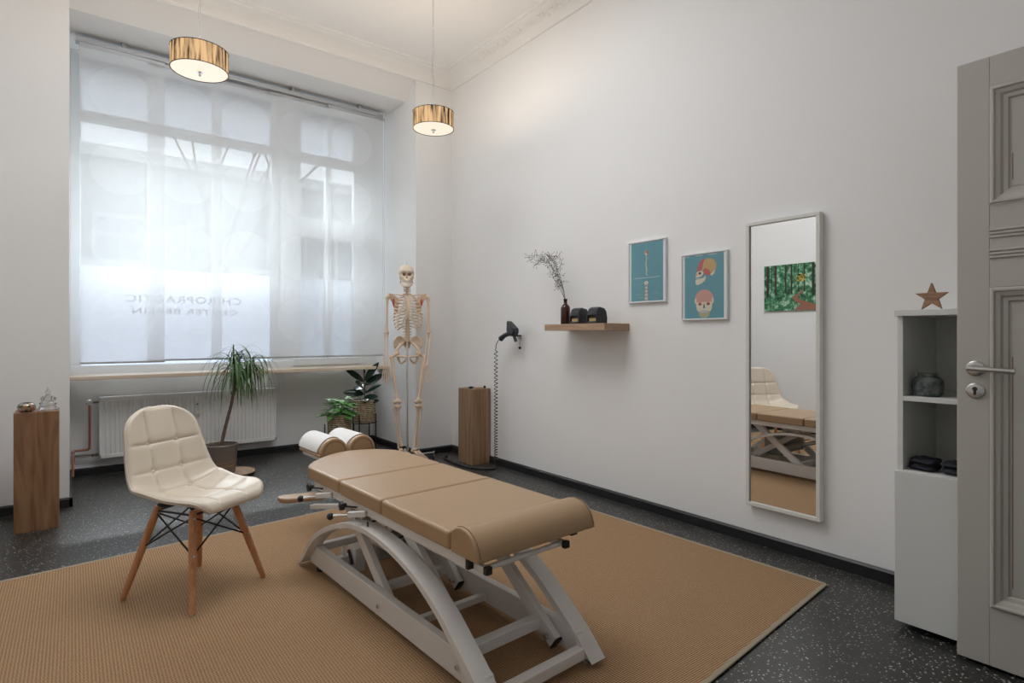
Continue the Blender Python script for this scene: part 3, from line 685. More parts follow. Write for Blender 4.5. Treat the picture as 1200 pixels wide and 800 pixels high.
# local front = -y
prof = [(-.215, .402), (-.205, .420), (-.18, .432), (-.12, .432), (-.04, .424), (.04, .420), (.10, .428), (.145, .455), (.172, .50), (.190, .56), (.207, .63), (.226, .70), (.245, .765), (.256, .800), (.262, .815)]
prof = catmull([(0, y, z) for y, z in prof], 10); ns = len(prof); nt_ = 84
ds = [0]
for a, b_ in zip(prof, prof[1:]): ds.append(ds[-1] + (b_ - a).length)
S = ds[-1]
def hw(s):
    t = s / S
    base = .222 - .012 * sin(pi * min(1, t / .45)) if t < .45 else .222 - .062 * ((t - .45) / .55) ** 1.3
    if t < .16: base *= (1 - (1 - t / .16) ** 2.6 * .42)
    if t > .86: base *= sqrt(max(0, 1 - ((t - .86) / .142) ** 2.4)) * .98 + .02
    return max(base, .02)
def shell(off, quilt):
    bm = bmesh.new(); g = []
    for i, p in enumerate(prof):
        d = (prof[min(i + 1, ns - 1)] - prof[max(i - 1, 0)]).normalized(); nrm = Vector((0, -d.z, d.y))
        if nrm.z < 0 and nrm.y > 0: nrm = -nrm
        s = ds[i]; w = hw(s); t = s / S; row = []
        curl = .030 + .035 * math.exp(-((t - .40) / .17) ** 2)
        for j in range(nt_ + 1):
            u = -1 + 2 * j / nt_; x = u * w
            q = p + nrm * (curl * abs(u) ** 2.4 * (w / .22)) + Vector((x, 0, 0))
            h = off
            if quilt:
                su = u * w; fu = min(abs(su - .072), abs(su + .072)); rows = [.115, .235, .355, .475, .60]
                fs = min(abs(s - r_) for r_ in rows)
                if s < .20 : fs2 = min(abs(s - .115), 9)
                e = 1 - math.exp(-fu / .009); e2 = 1 - math.exp(-fs / .009)
                edge = min(1, (1 - abs(u)) * w / .018) ; ee = min(1, s / .02) * min(1, (S - s) / .02)
                btn = 0
                for r_ in rows:
                    dd = sqrt((abs(su) - .072) ** 2 + (s - r_) ** 2); btn = max(btn, math.exp(-(dd / .016) ** 2))
                fl_ = min(1, (1 - abs(u)) * w / .05) * min(1, s / .06 + .15) * min(1, (S - s) / .05); h += (.012 * (1 - (1 - (e * e2) ** .5) * fl_) + .003 - .010 * btn) * (max(0, edge) ** .5) * max(0, ee) ** .5
            row.append(bm.verts.new(q + nrm * h))
        g.append(row)
    for i in range(ns - 1):
        for j in range(nt_): bm.faces.new((g[i][j], g[i][j + 1], g[i + 1][j + 1], g[i + 1][j])).smooth = True
    return bm, g
def shell_obj(name, off, quilt, m, thick):
    bm, g = shell(off, quilt); me = bpy.data.meshes.new(name); bm.to_mesh(me); bm.free(); me.materials.append(m)
    o = bpy.data.objects.new(name, me); C.objects.link(o); o.parent = CH
    sm = o.modifiers.new('solid', 'SOLIDIFY'); sm.thickness = thick; sm.offset = 0; return o
shell_obj('shell', -.006, False, M['cream_dark'], .008)
shell_obj('upholstery', .001, True, M['cream'], .006)
bm, g = shell(0.002, False)
edge = [r[0].co.copy() for r in g] + [q.co.copy() for q in g[-1]] + [r[-1].co.copy() for r in g[::-1]] + [q.co.copy() for q in g[0][::-1]]
ed = []
for q in edge:
    if not ed or (q - ed[-1]).length > .004: ed.append(q)
ed.append(ed[0]); bm.free()
MB().tube(ed, .0045, 8).build('piping', M['cream'], CH, smooth=60)
bm, g = shell(.0045, True)
for r_ in (.115, .235, .355, .475, .60):
    i = min(range(ns), key=lambda k: abs(ds[k] - r_))
    for s in (-1, 1):
        j = min(range(nt_ + 1), key=lambda k: abs((-1 + 2 * k / nt_) * hw(ds[i]) - s * .072)); c = g[i][j].co
        MB().ell(c, (.0105, .0085, .0105), 12, 8).build('button', M['cream'], CH, smooth=0)
bm.free()
fw = .193
for sx_, sy_ in ((-1, -1), (1, -1), (1, 1), (-1, 1)):
    top = Vector((sx_ * .105, sy_ * .10, .40)); bot = Vector((sx_ * fw, sy_ * .2, .013))
    mb = MB().tube([bot, bot.lerp(top, .06), bot.lerp(top, .5), bot.lerp(top, .85), top], [.0115, .0125, .0155, .0165, .014], 16); lg = mb.build('leg', M['beige_wood'], CH, smooth=40)
    MB().lathe([(.009, -.004), (.010, 0), (.010, .004)], bot, 12).build('foot_cap', M['cream_dark'], lg)
    for f_ in (.92, .55): MB().ell(bot.lerp(top, f_) + Vector((sx_ * .004, sy_ * .013, 0)), .006, 8, 6).build('screw', M['steel'], lg)
mb = MB(); mid = lambda sx_, sy_, f_: Vector((sx_ * fw, sy_ * .2, .013)).lerp(Vector((sx_ * .105, sy_ * .10, .40)), f_)
cs = [(-1, -1), (1, -1), (1, 1), (-1, 1)]
for i in range(4):
    a, b_ = cs[i], cs[(i + 1) % 4]
    mb.tube([mid(*a, .55), mid(*b_, .93)], .004, 8); mb.tube([mid(*a, .93), mid(*b_, .55)], .004, 8)
    mb.tube([mid(*a, .95), mid(*b_, .95)], .005, 8)
    mb.ell(mid(*a, .55), .008, 8, 6)
mb.build('wire_bracing', M['black'], CH, smooth=40)
mb = MB(); mb.bar((-.11, -.10, .402), (.11, .10, .402), .02, .006); mb.bar((-.11, .10, .402), (.11, -.10, .402), .02, .006)
for x in (-.09, .09):
    for y in (-.085, .085): mb.tube([(x, y, .40), (x, y, .424)], .012, 10)
mb.build('seat_mount', M['black'], CH)

# ------------------------------------------------------------------ dracaena
PX, PY = .958, 5.10
t = thing('plant_coaster', 'round wooden plant roller under the brown pot', 'plant stand', (PX + .075, PY + .01, 0))
MB().lathe([(.0, .018), (.165, .018), (.180, .022), (.182, .030), (.175, .032), (.165, .027), (0, .026)], n=48).build('disc', M['oak'], t, smooth=40)
for a in range(4): MB().ell((.12 * cos(a * pi / 2), .12 * sin(a * pi / 2), .009), .009, 10, 6).build('castor', M['black'], t, smooth=0)
t = thing('dracaena', 'slender dracaena with drooping narrow leaves in a glazed brown pot before the radiator', 'plant', (PX, PY, .0335))
MB().lathe([(0, 0), (.098, 0), (.105, .006), (.124, .215), (.128, .232), (.124, .238), (.117, .236), (.114, .21), (0, .205)], n=48).build('pot', M['pot'], t, smooth=40)
MB().lathe([(0, .208), (.112, .208), (.1, .214), (.0, .220)], n=24).build('soil', M['soil'], t)
tr = catmull([(0, 0, .2), (.018, -.012, .32), (.048, -.036, .47), (.068, -.053, .57), (.077, -.060, .65)], 6)
MB().tube(tr, lambda q: .0145 - .003 * q + .001 * sin(q * 60), 10).build('trunk', M['bark'], t, smooth=50)
heads = [((.077, -.06, .64), (.075, -.10, .87)), ((.077, -.06, .64), (.20, -.12, .91)), ((.077, -.06, .64), (.13, -.04, .92))]
mb = MB()
for a, b_ in heads: mb.tube(catmull([a, (Vector(a) + Vector(b_)) / 2 + Vector((0, 0, -.02)), b_], 5), .0085, 8)
mb.ell((.077, -.06, .65), .02, 10, 6); mb.build('branch', M['bark'], t, smooth=50)
random.seed(11)
def ribbon(mb, base, az, el, L, wd, droop, n=9):
    p = Vector(base); d = Vector((cos(az) * cos(el), sin(az) * cos(el), sin(el))); side = Vector((-sin(az), cos(az), 0)); ps = []
    for i in range(n + 1):
        s = i / n; wv = wd * (1 - s) ** .6 * (min(1, .45 + s * 4)); nn = d.cross(side).normalized()
        ps.append((p - side * wv / 2, p + nn * wv * -.12, p + side * wv / 2)); p = p + d * (L / n)
        d = (d + Vector((0, 0, -droop / n * (1 + 1.5 * s)))).normalized()
    vs = [[mb.bm.verts.new(q) for q in r] for r in ps]
    for a, b_ in zip(vs, vs[1:]):
        for k in range(2):
            f = mb.bm.faces.new((a[k], a[k + 1], b_[k + 1], b_[k])); f.smooth = True
for hi, (_, b_) in enumerate(heads):
    for k in range(58):
        az = random.uniform(0, 2 * pi); q = k / 58; el = -.1 + 1.45 * q ** 1.3
        L = random.uniform(.30, .44) * (1 if q < .85 else .75); mb = MB()
        base = Vector(b_) + Vector((cos(az) * .006, sin(az) * .006, -.07 + .09 * q))
        ribbon(mb, base, az, el, L, random.uniform(.011, .017), random.uniform(3.0, 4.6) * (1.1 - .45 * q))
        if k % 2 == 0: keep = mb; continue
        o1 = mb.build('leaf', M['leaf'], t); o2_ = keep.build('leaf', M['leaf'], t) if len([1 for c in t.children if c.name.startswith('leaf')]) < 98 else None
        if o2_ is None and keep: keep.bm.free()
lv = [c for c in t.children if c.name.startswith('leaf')]
if len(lv) > 100:
    for c in lv[100:]: bpy.data.objects.remove(c)
mb = MB()
for hi, (_, b_) in enumerate(heads):
    for k in range(26):
        az = random.uniform(0, 2 * pi); q = k / 26; el = -.1 + 1.4 * q
        ribbon(mb, Vector(b_) + Vector((0, 0, -.07 + .09 * q)), az, el, random.uniform(.24, .36), .013, random.uniform(3., 4.4) * (1.1 - .4 * q))
o = mb.build('foliage', M['leaf'], t); o['kind'] = 'stuff'

# ------------------------------------------------------------------ basket planters
def basket(t, z0, z1, r, n=40):
    prof_ = [(.0, z0 + .002), (r * .90, z0)]
    k = 9
    for i in range(k + 1):
        z = z0 + (z1 - z0) * i / k
        prof_ += [(r * (.92 + .08 * i / k), z), (r * (.92 + .08 * i / k) + .005, z + (z1 - z0) / k * .5)] if i < k else [(r, z), (r - .008, z + .002)]
    prof_ += [(r - .012, z0 + .6 * (z1 - z0)), (0, z0 + .6 * (z1 - z0))]
    o = MB().lathe(prof_, n=n).build('basket', M['weave'], t, smooth=50)
    MB().lathe([(0, z1 - .03), (r - .012, z1 - .03), (r - .012, z1 - .02), (0, z1 - .015)], n=24).build('soil', M['soil'], t)
    for k_ in range(2):
        pass
    return o
def stand(t, r, ztop, zring, n=4, rot=.4):
    for i in range(n):
        a = rot + 2 * pi * i / n; MB().bar((r * cos(a), r * sin(a), 0), (r * cos(a), r * sin(a), ztop), .009, .009).build('leg', M['iron'], t)
    mb = MB().tube([(r * cos(a), r * sin(a), zring) for a in [2 * pi * i / 36 for i in range(37)]], .004, 6)
    for i in range(2):
        a = rot + pi * i / 2; mb.bar((r * cos(a), r * sin(a), zring), (-r * cos(a), -r * sin(a), zring), .006, .006)
    mb.build('ring', M['iron'], t, smooth=40)
# tall planter with rubber plant
t = thing('plant_stand', 'tall black metal stand holding the rubber plant basket in the niche corner', 'plant stand', (2.356, 5.50, 0)); stand(t, .122, .36, .268, 4, .75)
t = thing('rubber_plant', 'dark-leaved rubber plant in a woven basket on the taller black stand', 'plant', (2.356, 5.50, .273)); basket(t, 0, .225, .113)
MB().tube(catmull([(0, 0, .2), (.005, 0, .3), (-.004, 0, .42), (.0, 0, .50)], 5), .006, 8).build('stem', M['bark'], t, smooth=40)
def leaf(base, dr, L, wd, up=(0, 0, 1), fold=.15, name='leaf', m=M['rubberleaf'], par=None, bend=.12):
    d = Vector(dr).normalized(); side = d.cross(Vector(up)).normalized(); nn = side.cross(d).normalized(); mb = MB(); n = 10; rows = []
    for i in range(n + 1):
        s = i / n; w = wd * sin(pi * min(1, s * .93 + .04)) ** .75 * .5 if 0 < i < n else .001
        c = Vector(base) + d * L * s + nn * (-bend * L * s * s)
        rows.append([mb.bm.verts.new(c + side * w * k + nn * (abs(k) * w * fold)) for k in (-1, -.5, 0, .5, 1)])
    for a, b_ in zip(rows, rows[1:]):
        for k in range(4): mb.bm.faces.new((a[k], a[k + 1], b_[k + 1], b_[k])).smooth = True
    o = mb.build(name, m, par); sm = o.modifiers.new('s', 'SOLIDIFY'); sm.thickness = .0012; return o
# image-right direction in world is (.79,-.61); towards camera (-.39,-.92)
rt = Vector((.79, -.61, 0)); tw_ = Vector((-.39, -.92, 0)); UPV = Vector((0, 0, 1))
for bz, a, u_, tcam, L, wd in ((.43, -.75, .62, .2, .20, .055), (.36, -.25, .35, .75, .17, .105), (.44, .55, .8, .1, .20, .06), (.40, .75, .45, -.3, .19, .07), (.36, -.5, .15, -.6, .15, .1), (.32, .80, .5, .3, .17, .035), (.31, -.95, .15, .35, .17, .07), (.27, .05, -.1, .9, .12, .10), (.28, .9, .1, .25, .12, .05), (.22, .9, .25, .4, .14, .05), (.48, .0, 1., .05, .10, .015)):
    leaf((0, 0, bz - .03), rt * a + UPV * u_ + tw_ * tcam, L * 1.22, wd * 1.2, tuple((UPV * .6 + tw_ * .8)), par=t)
# low planter
t = thing('plant_stand', 'short black metal stand holding the green-leaved basket planter', 'plant stand', (2.03, 5.33, 0)); stand(t, .135, .30, .152, 4, 1.05)
t = thing('basket_plant', 'bushy light-green plant in a woven basket on the lower black stand', 'plant', (2.03, 5.33, .157)); basket(t, 0, .235, .112)
random.seed(4)
for k in range(70):
    az = random.uniform(0, 2 * pi); h_ = random.uniform(.22, .38); rr = random.uniform(.02, .10) * (1.2 - (h_ - .22) * 3)
    base = Vector((cos(az) * rr, sin(az) * rr, h_)); d = Vector((cos(az), sin(az), random.uniform(-.1, .5)))
    leaf(base, d, random.uniform(.085, .12), random.uniform(.045, .062), par=t, m=M['leaf2'], bend=.3)
leaf((-.07, -.02, .235), (-.85, .25, .05), .16, .055, par=t, m=M['leaf2'], bend=.15)
mb = MB()
for k in range(9):
    az = k * .7; mb.tube([(0, 0, .2), (cos(az) * .03, sin(az) * .03, .28), (cos(az) * .06, sin(az) * .06, .34)], .0025, 5)
mb.build('stem', M['leaf2'], t)

# ------------------------------------------------------------------ wooden columns and what stands on them
t = MB().box(-.1025, .1025, 0, .21, 0, .700).build('wooden_column', M['mango'], bev=.003, seg=2); t.location = (-.1655, 4.349, 0)
props(t, 'square mango wood column at the left edge, by the window pier', 'pedestal')
t = MB().lathe([(.0, 0), (.028, 0), (.040, .012), (.045, .028), (.040, .044), (.028, .053), (.025, .053), (.036, .042), (.040, .028), (.034, .012), (0, .006)], n=32).build('tealight_holder', M['mosaic'], smooth=60)
t.location = (-.212, 4.40, .7005); props(t, 'round mosaic glass tealight holder on the left wooden column', 'candle holder')
t = thing('crystal_figurine', 'small clear glass seated figurine on the left wooden column', 'figurine', (-.115, 4.42, .7005), -.2)
MB().lathe([(0, 0), (.046, 0), (.048, .008), (.042, .014), (.044, .02), (.036, .028), (0, .03)], n=24, sc=(1, .6)).build('plinth', M['crystal'], t, smooth=40)
mb = MB(); mb.ell((0, 0, .040), (.044, .026, .017), 20, 10); mb.ell((0, .002, .068), (.021, .015, .030), 16, 10); mb.ell((0, -.001, .108), (.0125, .0125, .016), 14, 10); mb.ell((0, 0, .126), (.006, .006, .009), 10, 8)
mb.ell((-.024, -.004, .064), (.007, .008, .024), 10, 8); mb.ell((.024, -.004, .064), (.007, .008, .024), 10, 8)
mb.build('seated_figure', M['crystal'], t, smooth=0)
mb = MB()
for s in (-1, 1):
    for k in range(5): mb.ell((s * (.031 + .004 * cos(k * 1.25)), .008, .070 + .005 * sin(k * 1.25)), .005, 8, 6)
    mb.tube([(s * .03, .006, .03), (s * .034, .008, .07)], .003, 6)
mb.build('lotus_stem', M['crystal'], t, smooth=0)
t = MB().box(-.0975, .0975, 0, .23, 0, .672).build('wooden_column', M['mango2'], bev=.003, seg=2); t.location = (2.8925, 4.18, 0)
props(t, 'square wooden column in the far right room corner', 'pedestal')
for i, (x, y, m_, nm, lb) in enumerate(((2.84, 4.27, 'black', 'pebble', 'black pebble on the corner wooden column, the left one'), (2.955, 4.22, 'black', 'pebble', 'small black pebble at the right front of the corner wooden column'), (2.90, 4.25, 'bone', 'shell', 'pale shell between the black pebbles on the corner column'))):
    s = (.026, .018, .010) if i == 0 else ((.012, .012, .012) if i == 1 else (.03, .02, .009))
    o = MB().ell((0, 0, s[2]), s, 16, 10).build(nm, M[m_], smooth=0); o.location = (x, y, .6725); props(o, lb, nm)

# ------------------------------------------------------------------ hand massager on its hook, coiled cable
t = thing('wall_hook', 'two-pronged black and steel hook on the right wall', 'hook', (3.0, 3.765, 1.128))
MB().tube([(0, 0, .02), (-.085, .01, .022)], .007, 10).build('prong', M['black'], t, smooth=40)
MB().tube([(0, 0, .01), (-.012, 0, .01)], .018, 14).build('wall_plate', M['steel'], t, smooth=40)
MB().tube([(-.012, -.03, .022), (-.085, -.075, .018)], .007, 10).build('prong', M['black'], t, smooth=40)
MB().tube([(-.010, 0, .01), (-.04, -.05, -.01), (-.07, -.087, -.075)], .005, 10).build('prong', M['steel'], t, smooth=40)
MB().ell((-.07, -.089, -.080), .012, 10, 8).build('tip', M['black'], t, smooth=0)
t = thing('hand_massager', 'black pistol-shaped massage device hanging on the wall hook', 'massager', (2.88, 3.717, 1.172))
# local frame: a runs along the wall to the right in the photograph (towards -Y), z up
g_ = lambda a, z, o_=0: (o_, -a, z)
mb = MB(); hp = [(-.043, .095), (-.036, .098), (.058, .036), (.062, .005), (.046, -.020), (-.005, -.020), (-.046, .012)]
mb.loft([[(o_, -(a * k_ + .01 * (1 - k_)), z * k_ + .02 * (1 - k_)) for a, z in hp] for o_, k_ in ((-.032, .80), (-.022, 1.), (.022, 1.), (.032, .80))]).build('head', M['charcoal'], t, bev=.005, seg=2)
MB().tube(catmull([g_(.02, .0), g_(-.045, -.008), g_(-.105, -.024), g_(-.155, -.050)], 5), lambda q: .026 - .006 * sin(q * pi) - .002 * q, 16).build('handle', M['charcoal'], t, smooth=40)
MB().tube([g_(.022, -.015), g_(.040, -.045), g_(.052, -.070)], .013, 12).build('trigger_grip', M['black'], t, smooth=40)
MB().ell(g_(-.046, .104), .009, 10, 8).build('tip', M['teeth'], t, smooth=0)
mb = MB(); pts = catmull([g_(-.15, -.048), g_(-.19, -.065), g_(-.222, -.10), g_(-.225, -.13)], 5)
a0 = Vector(g_(-.225, -.13)); zend = -1.13; turns = 36
for i in range(turns * 12):
    q = i / (turns * 12); z = -.13 + (zend + .13) * (q + .25 * (q - q * q) * 1.2); a = i / 12 * 2 * pi; r_ = .014 * min(1, i / 12)
    pts.append(Vector((a0.x + r_ * cos(a), a0.y - .0 * q + r_ * sin(a), z)))
mb.tube(pts, .0034, 6); mb.build('coiled_cable', M['black'], t, smooth=60)
p0 = pts[-1] + Vector((2.88, 3.84, 1.15))
o = MB().tube([Vector(q) for q in catmull([(2.885, 3.955, .030), (2.86, 3.93, .012), (2.78, 3.97, .012), (2.72, 4.08, .012), (2.70, 4.22, .012), (2.71, 4.40, .012), (2.74, 4.56, .012), (2.79, 4.60, .012)], 8)], .010, 10).build('cable_hose', M['rubber'], smooth=40)
props(o, 'thick black cable lying on the floor around the foot of the corner column', 'cable')

# ------------------------------------------------------------------ shelf, bottle, devices
o = MB().box(-.125, .125, -.297, .297, 0, .046).build('wall_shelf', M['oak'], bev=.002, seg=2); o.location = (2.875, 2.862, 1.1855); props(o, 'floating oak shelf on the right wall', 'shelf')
ZS = 1.2317
t = thing('bottle_vase', 'dark amber glass bottle on the left end of the oak shelf', 'vase', (2.84, 3.03, ZS))
MB().lathe([(r_, z_ * 1.15) for r_, z_ in [(0, .002), (.030, 0), (.0345, .004), (.0345, .098), (.031, .113), (.018, .126), (.0125, .130), (.0125, .152), (.0150, .154), (.0150, .160), (.009, .160), (.009, .130), (.025, .110), (.030, .095), (.03, .01), (0, .008)]], n=32).build('bottle', M['amber'], t, smooth=50)
random.seed(8)
tw = thing('dry_twigs', 'thin dry berry twigs arching out of the amber bottle', 'twigs', (2.84, 3.03, ZS + .07))
for k in range(7):
    up_ = random.uniform(.34, .50); out_ = random.uniform(.12, .40) if k else .10
    ps = catmull([(0, 0, 0), (random.uniform(-.005, .005), .004, .11), (random.uniform(-.03, .03), out_ * .25 + .01, .11 + up_ * .42), (random.uniform(-.04, .03), out_ * .6, .11 + up_ * .8), (random.uniform(-.05, .03), out_, .11 + up_ * (.86 - .5 * max(0, out_ - .2)))], 6)
    mb = MB().tube(ps, lambda q: .0016 - .0009 * q, 5)
    for j in range(10, len(ps)):
        for _ in range(2):
            d = Vector((random.uniform(-.5, .5), random.uniform(-.3, 1), random.uniform(-.5, .8))).normalized() * random.uniform(.02, .055)
            e = ps[j] + d; mb.tube([ps[j], ps[j] + d * .5 + Vector((0, 0, .004)), e], .0009, 4); mb.ell(e, .0030, 5, 4)
            if random.random() < .5: mb.ell(ps[j] + d * .6, .0018, 5, 4)
    mb.build('twig', M['twig'], tw)
def device(y, label):
    t = thing('pulse_meter', label, 'device', (2.84, y, ZS), 0, 'black devices on the shelf')
    pr_ = [(-.050, .0), (.058, .0), (.060, .03), (.052, .060), (.035, .074), (-.012, .080), (-.034, .073), (-.046, .058), (-.048, .040), (-.038, .034), (-.036, .012), (-.050, .010)]
    MB().prism([(x, z) for x, z in pr_], -.042, .042, 'y') if 0 else None
    mb = MB(); n = len(pr_)
    rings = [[(x * sc_, yy, z * zs * 1.42) for x, z in pr_] for yy, sc_, zs in ((-.046, .94, .90), (-.040, 1., 1.), (.040, 1., 1.), (.046, .94, .90))]
    mb.loft(rings).build('body', M['charcoal'], t, smooth=40, bev=.003)
    MB().box(-.050, -.036, -.047, -.039, .0, .056).build('side_cheek', M['charcoal'], t); MB().box(-.050, -.036, .039, .047, .0, .056).build('side_cheek', M['charcoal'], t)
    MB().box(-.0425, -.036, -.030, .030, .016, .036).build('label_plate', M['gold'], t)
device(2.888, 'black arched device with gold label on the shelf, the one next to the amber bottle')
device(2.718, 'black arched device with gold label on the shelf, nearer the right end')

# ------------------------------------------------------------------ posters (own flat anatomical prints)
def flat(t, polyyz, m, k, name='print_shape'):
    """polygon in poster units (a to the image-right = -Y, z up), thin layer k"""
    n = len(polyyz); x = -.0162 - .0003 * k
    mb = MB().prism([(-a, z) for a, z in polyyz], x, x + .0002, 'x'); return mb.build(name, m, t)
def elp(a, z, ra, rz_, n=24, rot=0): return [(a + ra * cos(q) * cos(rot) - rz_ * sin(q) * sin(rot), z + ra * cos(q) * sin(rot) + rz_ * sin(q) * cos(rot)) for q in [2 * pi * i / n for i in range(n)]]
pm = lambda n, c: mat(n, c, .5)
TEAL = pm('teal_print', (.085, .30, .37)); PINK = pm('salmon_print', (.62, .30, .25)); RED = pm('red_print', (.50, .10, .10)); OCH = pm('ochre_print', (.55, .36, .12)); IV = pm('ivory_print', (.72, .66, .50)); OLV = pm('olive_print', (.42, .42, .22)); LIL = pm('lilac_print', (.60, .55, .62)); WHT = pm('white_print', (.75, .77, .77)); DK = pm('dark_print', (.08, .04, .05)); PASS = pm('passepartout', (.78, .79, .80))
def poster(y0, y1, z0, z1, label):
    yc, zc = (y0 + y1) / 2, (z0 + z1) / 2; a, h = (y1 - y0) / 2, (z1 - z0) / 2
    t = thing('framed_poster', label, 'poster', (3.0, yc, zc), 0, 'framed posters on the right wall')
    mb = MB(); f = .009
    mb.box(-.022, -.001, -a, a, h - f, h); mb.box(-.022, -.001, -a, a, -h, -h + f); mb.box(-.022, -.001, -a, -a + f, -h + f, h - f); mb.box(-.022, -.001, a - f, a, -h + f, h - f)
    mb.build('frame', M['poster_frame'], t, bev=.0015, seg=1)
    MB().box(-.0155, -.002, -a + f, a - f, -h + f, h - f).build('backing', PASS, t)
    MB().box(-.0160, -.0155, -a + f + .014, a - f - .016, -h + f + .001, h - f - .003).build('print', TEAL, t)
    g = MB().box(-.0195, -.0190, -a + f, a - f, -h + f, h - f).build('glazing', M['poster_glass'], t)
    return t
m = thin('poster_glazing', (1, 1, 1), 1, .045); M['poster_glass'] = m
P1 = poster(2.253, 2.561, 1.367, 1.775, 'framed teal poster of a spine, the left one near the shelf')
P2 = poster(1.825, 2.138, 1.243, 1.647, 'framed teal poster with two coloured skulls beside the mirror')
# poster 1: whole spine above, lumbar column below
fl = lambda *a_: flat(P1, *a_)
fl(elp(-.002, .123, .016, .013), OCH, 1); fl(elp(.006, .124, .009, .012), RED, 2); fl(elp(-.003, .113, .008, .006), IV, 3)
for k in range(17):
    z = .107 - k * .0068; a = -.003 + .003 * sin(k * .55); fl(elp(a, z, .0035 + .0002 * k, .0028, 10), IV, 1)
fl([(-.006, -.008), (.001, -.010), (.006, -.028), (.002, -.030), (-.004, -.018)], IV, 2)
for z in (.191, -.042):
    for k in range(7 if z > 0 else 24):
        a = (-.040 + k * .012) if z > 0 else (-.105 + k * .0088); fl([(a, z), (a + .007, z), (a + .007, z + .003), (a, z + .003)], WHT, 1, 'print_text')
fl(elp(-.003, -.075, .017, .012), IV, 1); fl(elp(-.003, -.077, .007, .004), PINK, 2)
for k in range(9): fl([(-.010 - .0006 * k, -.090 - k * .0118), (.006 + .0006 * k, -.090 - k * .0118), (.007 + .0006 * k, -.0995 - k * .0118), (-.011 - .0006 * k, -.0995 - k * .0118)], IV if k % 2 else PINK, 1)
for a, z, w_ in ((.06, -.062, .022), (-.075, -.085, .03), (-.07, -.115, .025), (-.085, -.150, .05), (.05, -.150, .04), (.06, -.140, .03), (-.07, -.172, .03), (.07, -.185, .022)): fl([(a, z), (a + w_, z), (a + w_, z + .002), (a, z + .002)], OLV, 1, 'print_text')
# poster 2: skull in profile and from the front
fl = lambda ps, *a_: flat(P2, [(a * 1.12, z * 1.06) for a, z in ps], *a_)
zc = .080
fl(elp(.030, zc + .030, .046, .045), OCH, 1)
fl([(-.040, zc + .002), (-.036, zc + .035), (-.022, zc + .062), (-.002, zc + .073), (.008, zc + .072), (-.004, zc + .045), (-.006, zc + .022), (-.018, zc + .008)], RED, 2)
fl([(-.002, zc + .012), (.006, zc + .020), (.020, zc + .018), (.036, zc + .006), (.046, zc - .008), (.034, zc - .022), (.012, zc - .018), (.002, zc - .008)], RED, 3)
fl([(.046, zc - .010), (.064, zc + .000), (.072, zc + .018), (.066, zc - .010), (.052, zc - .024), (.040, zc - .020)], IV, 3)
fl([(-.042, zc + .000), (-.030, zc + .006), (-.012, zc + .008), (.000, zc - .004), (-.004, zc - .016), (-.020, zc - .026), (-.046, zc - .030), (-.048, zc - .018)], IV, 3)
fl(elp(-.022, zc - .006, .009, .008, 14), DK, 4); fl(elp(-.043, zc - .012, .006, .009, 12), PINK, 4)
fl([(-.048, zc - .040), (-.020, zc - .038), (-.002, zc - .034), (.010, zc - .024), (.016, zc - .026), (.008, zc - .050), (-.012, zc - .064), (-.036, zc - .072), (-.048, zc - .066)], IV, 3)
fl([(-.048, zc - .034), (-.010, zc - .034), (-.010, zc - .037), (-.048, zc - .037)], LIL, 4)
zc = -.100
fl([(.004 + .056 * cos(q) * (1 if sin(q) > 0 else .95), zc + .028 + (.052 if sin(q) > 0 else .06) * sin(q)) for q in [2 * pi * i / 32 for i in range(32)]], PINK, 1)
fl([(-.046, zc + .010), (.054, zc + .010), (.050, zc - .028), (.034, zc - .052), (-.026, zc - .052), (-.042, zc - .028)], IV, 2)
fl([(-.032, zc - .042), (.040, zc - .042), (.034, zc - .066), (.018, zc - .078), (-.010, zc - .078), (-.026, zc - .066)], OLV, 3)
for s in (-1, 1): fl(elp(.004 + s * .025, zc + .000, .011, .009, 16), RED, 4); fl(elp(.004 + s * .025, zc - .002, .006, .005, 12), DK, 5); fl(elp(.004 + s * .052, zc + .018, .006, .016, 12), IV, 4)
fl([(-.002, zc - .024), (.010, zc - .024), (.006, zc + .000), (.002, zc + .000)], DK, 5)
fl([(-.020, zc - .036), (.028, zc - .036), (.026, zc - .050), (-.018, zc - .050)], LIL, 5); fl([(-.020, zc - .042), (.028, zc - .042), (.028, zc - .044), (-.020, zc - .044)], TEAL, 6)
for a, w_ in ((-.115, .03), (-.05, .045), (.03, .045)): fl([(a, .174), (a + w_, .174), (a + w_, .177), (a, .177)], WHT, 1, 'print_text')

# ------------------------------------------------------------------ mirror
t = thing('wall_mirror', 'tall white-framed mirror on the right wall', 'mirror', (3.0, 1.5, .993))
a, h, f = .198, .78, .020; mb = MB()
mb.box(-.042, -.002, -a, a, h - f, h); mb.box(-.042, -.002, -a, a, -h, -h + f); mb.box(-.042, -.002, -a, -a + f, -h + f, h - f); mb.box(-.042, -.002, a - f, a, -h + f, h - f)
mb.build('frame', M['mirror_frame'], t, bev=.002, seg=1)
MB().box(-.030, -.004, -a + f, a - f, -h + f, h - f).build('mirror_glass', M['mirror'], t)

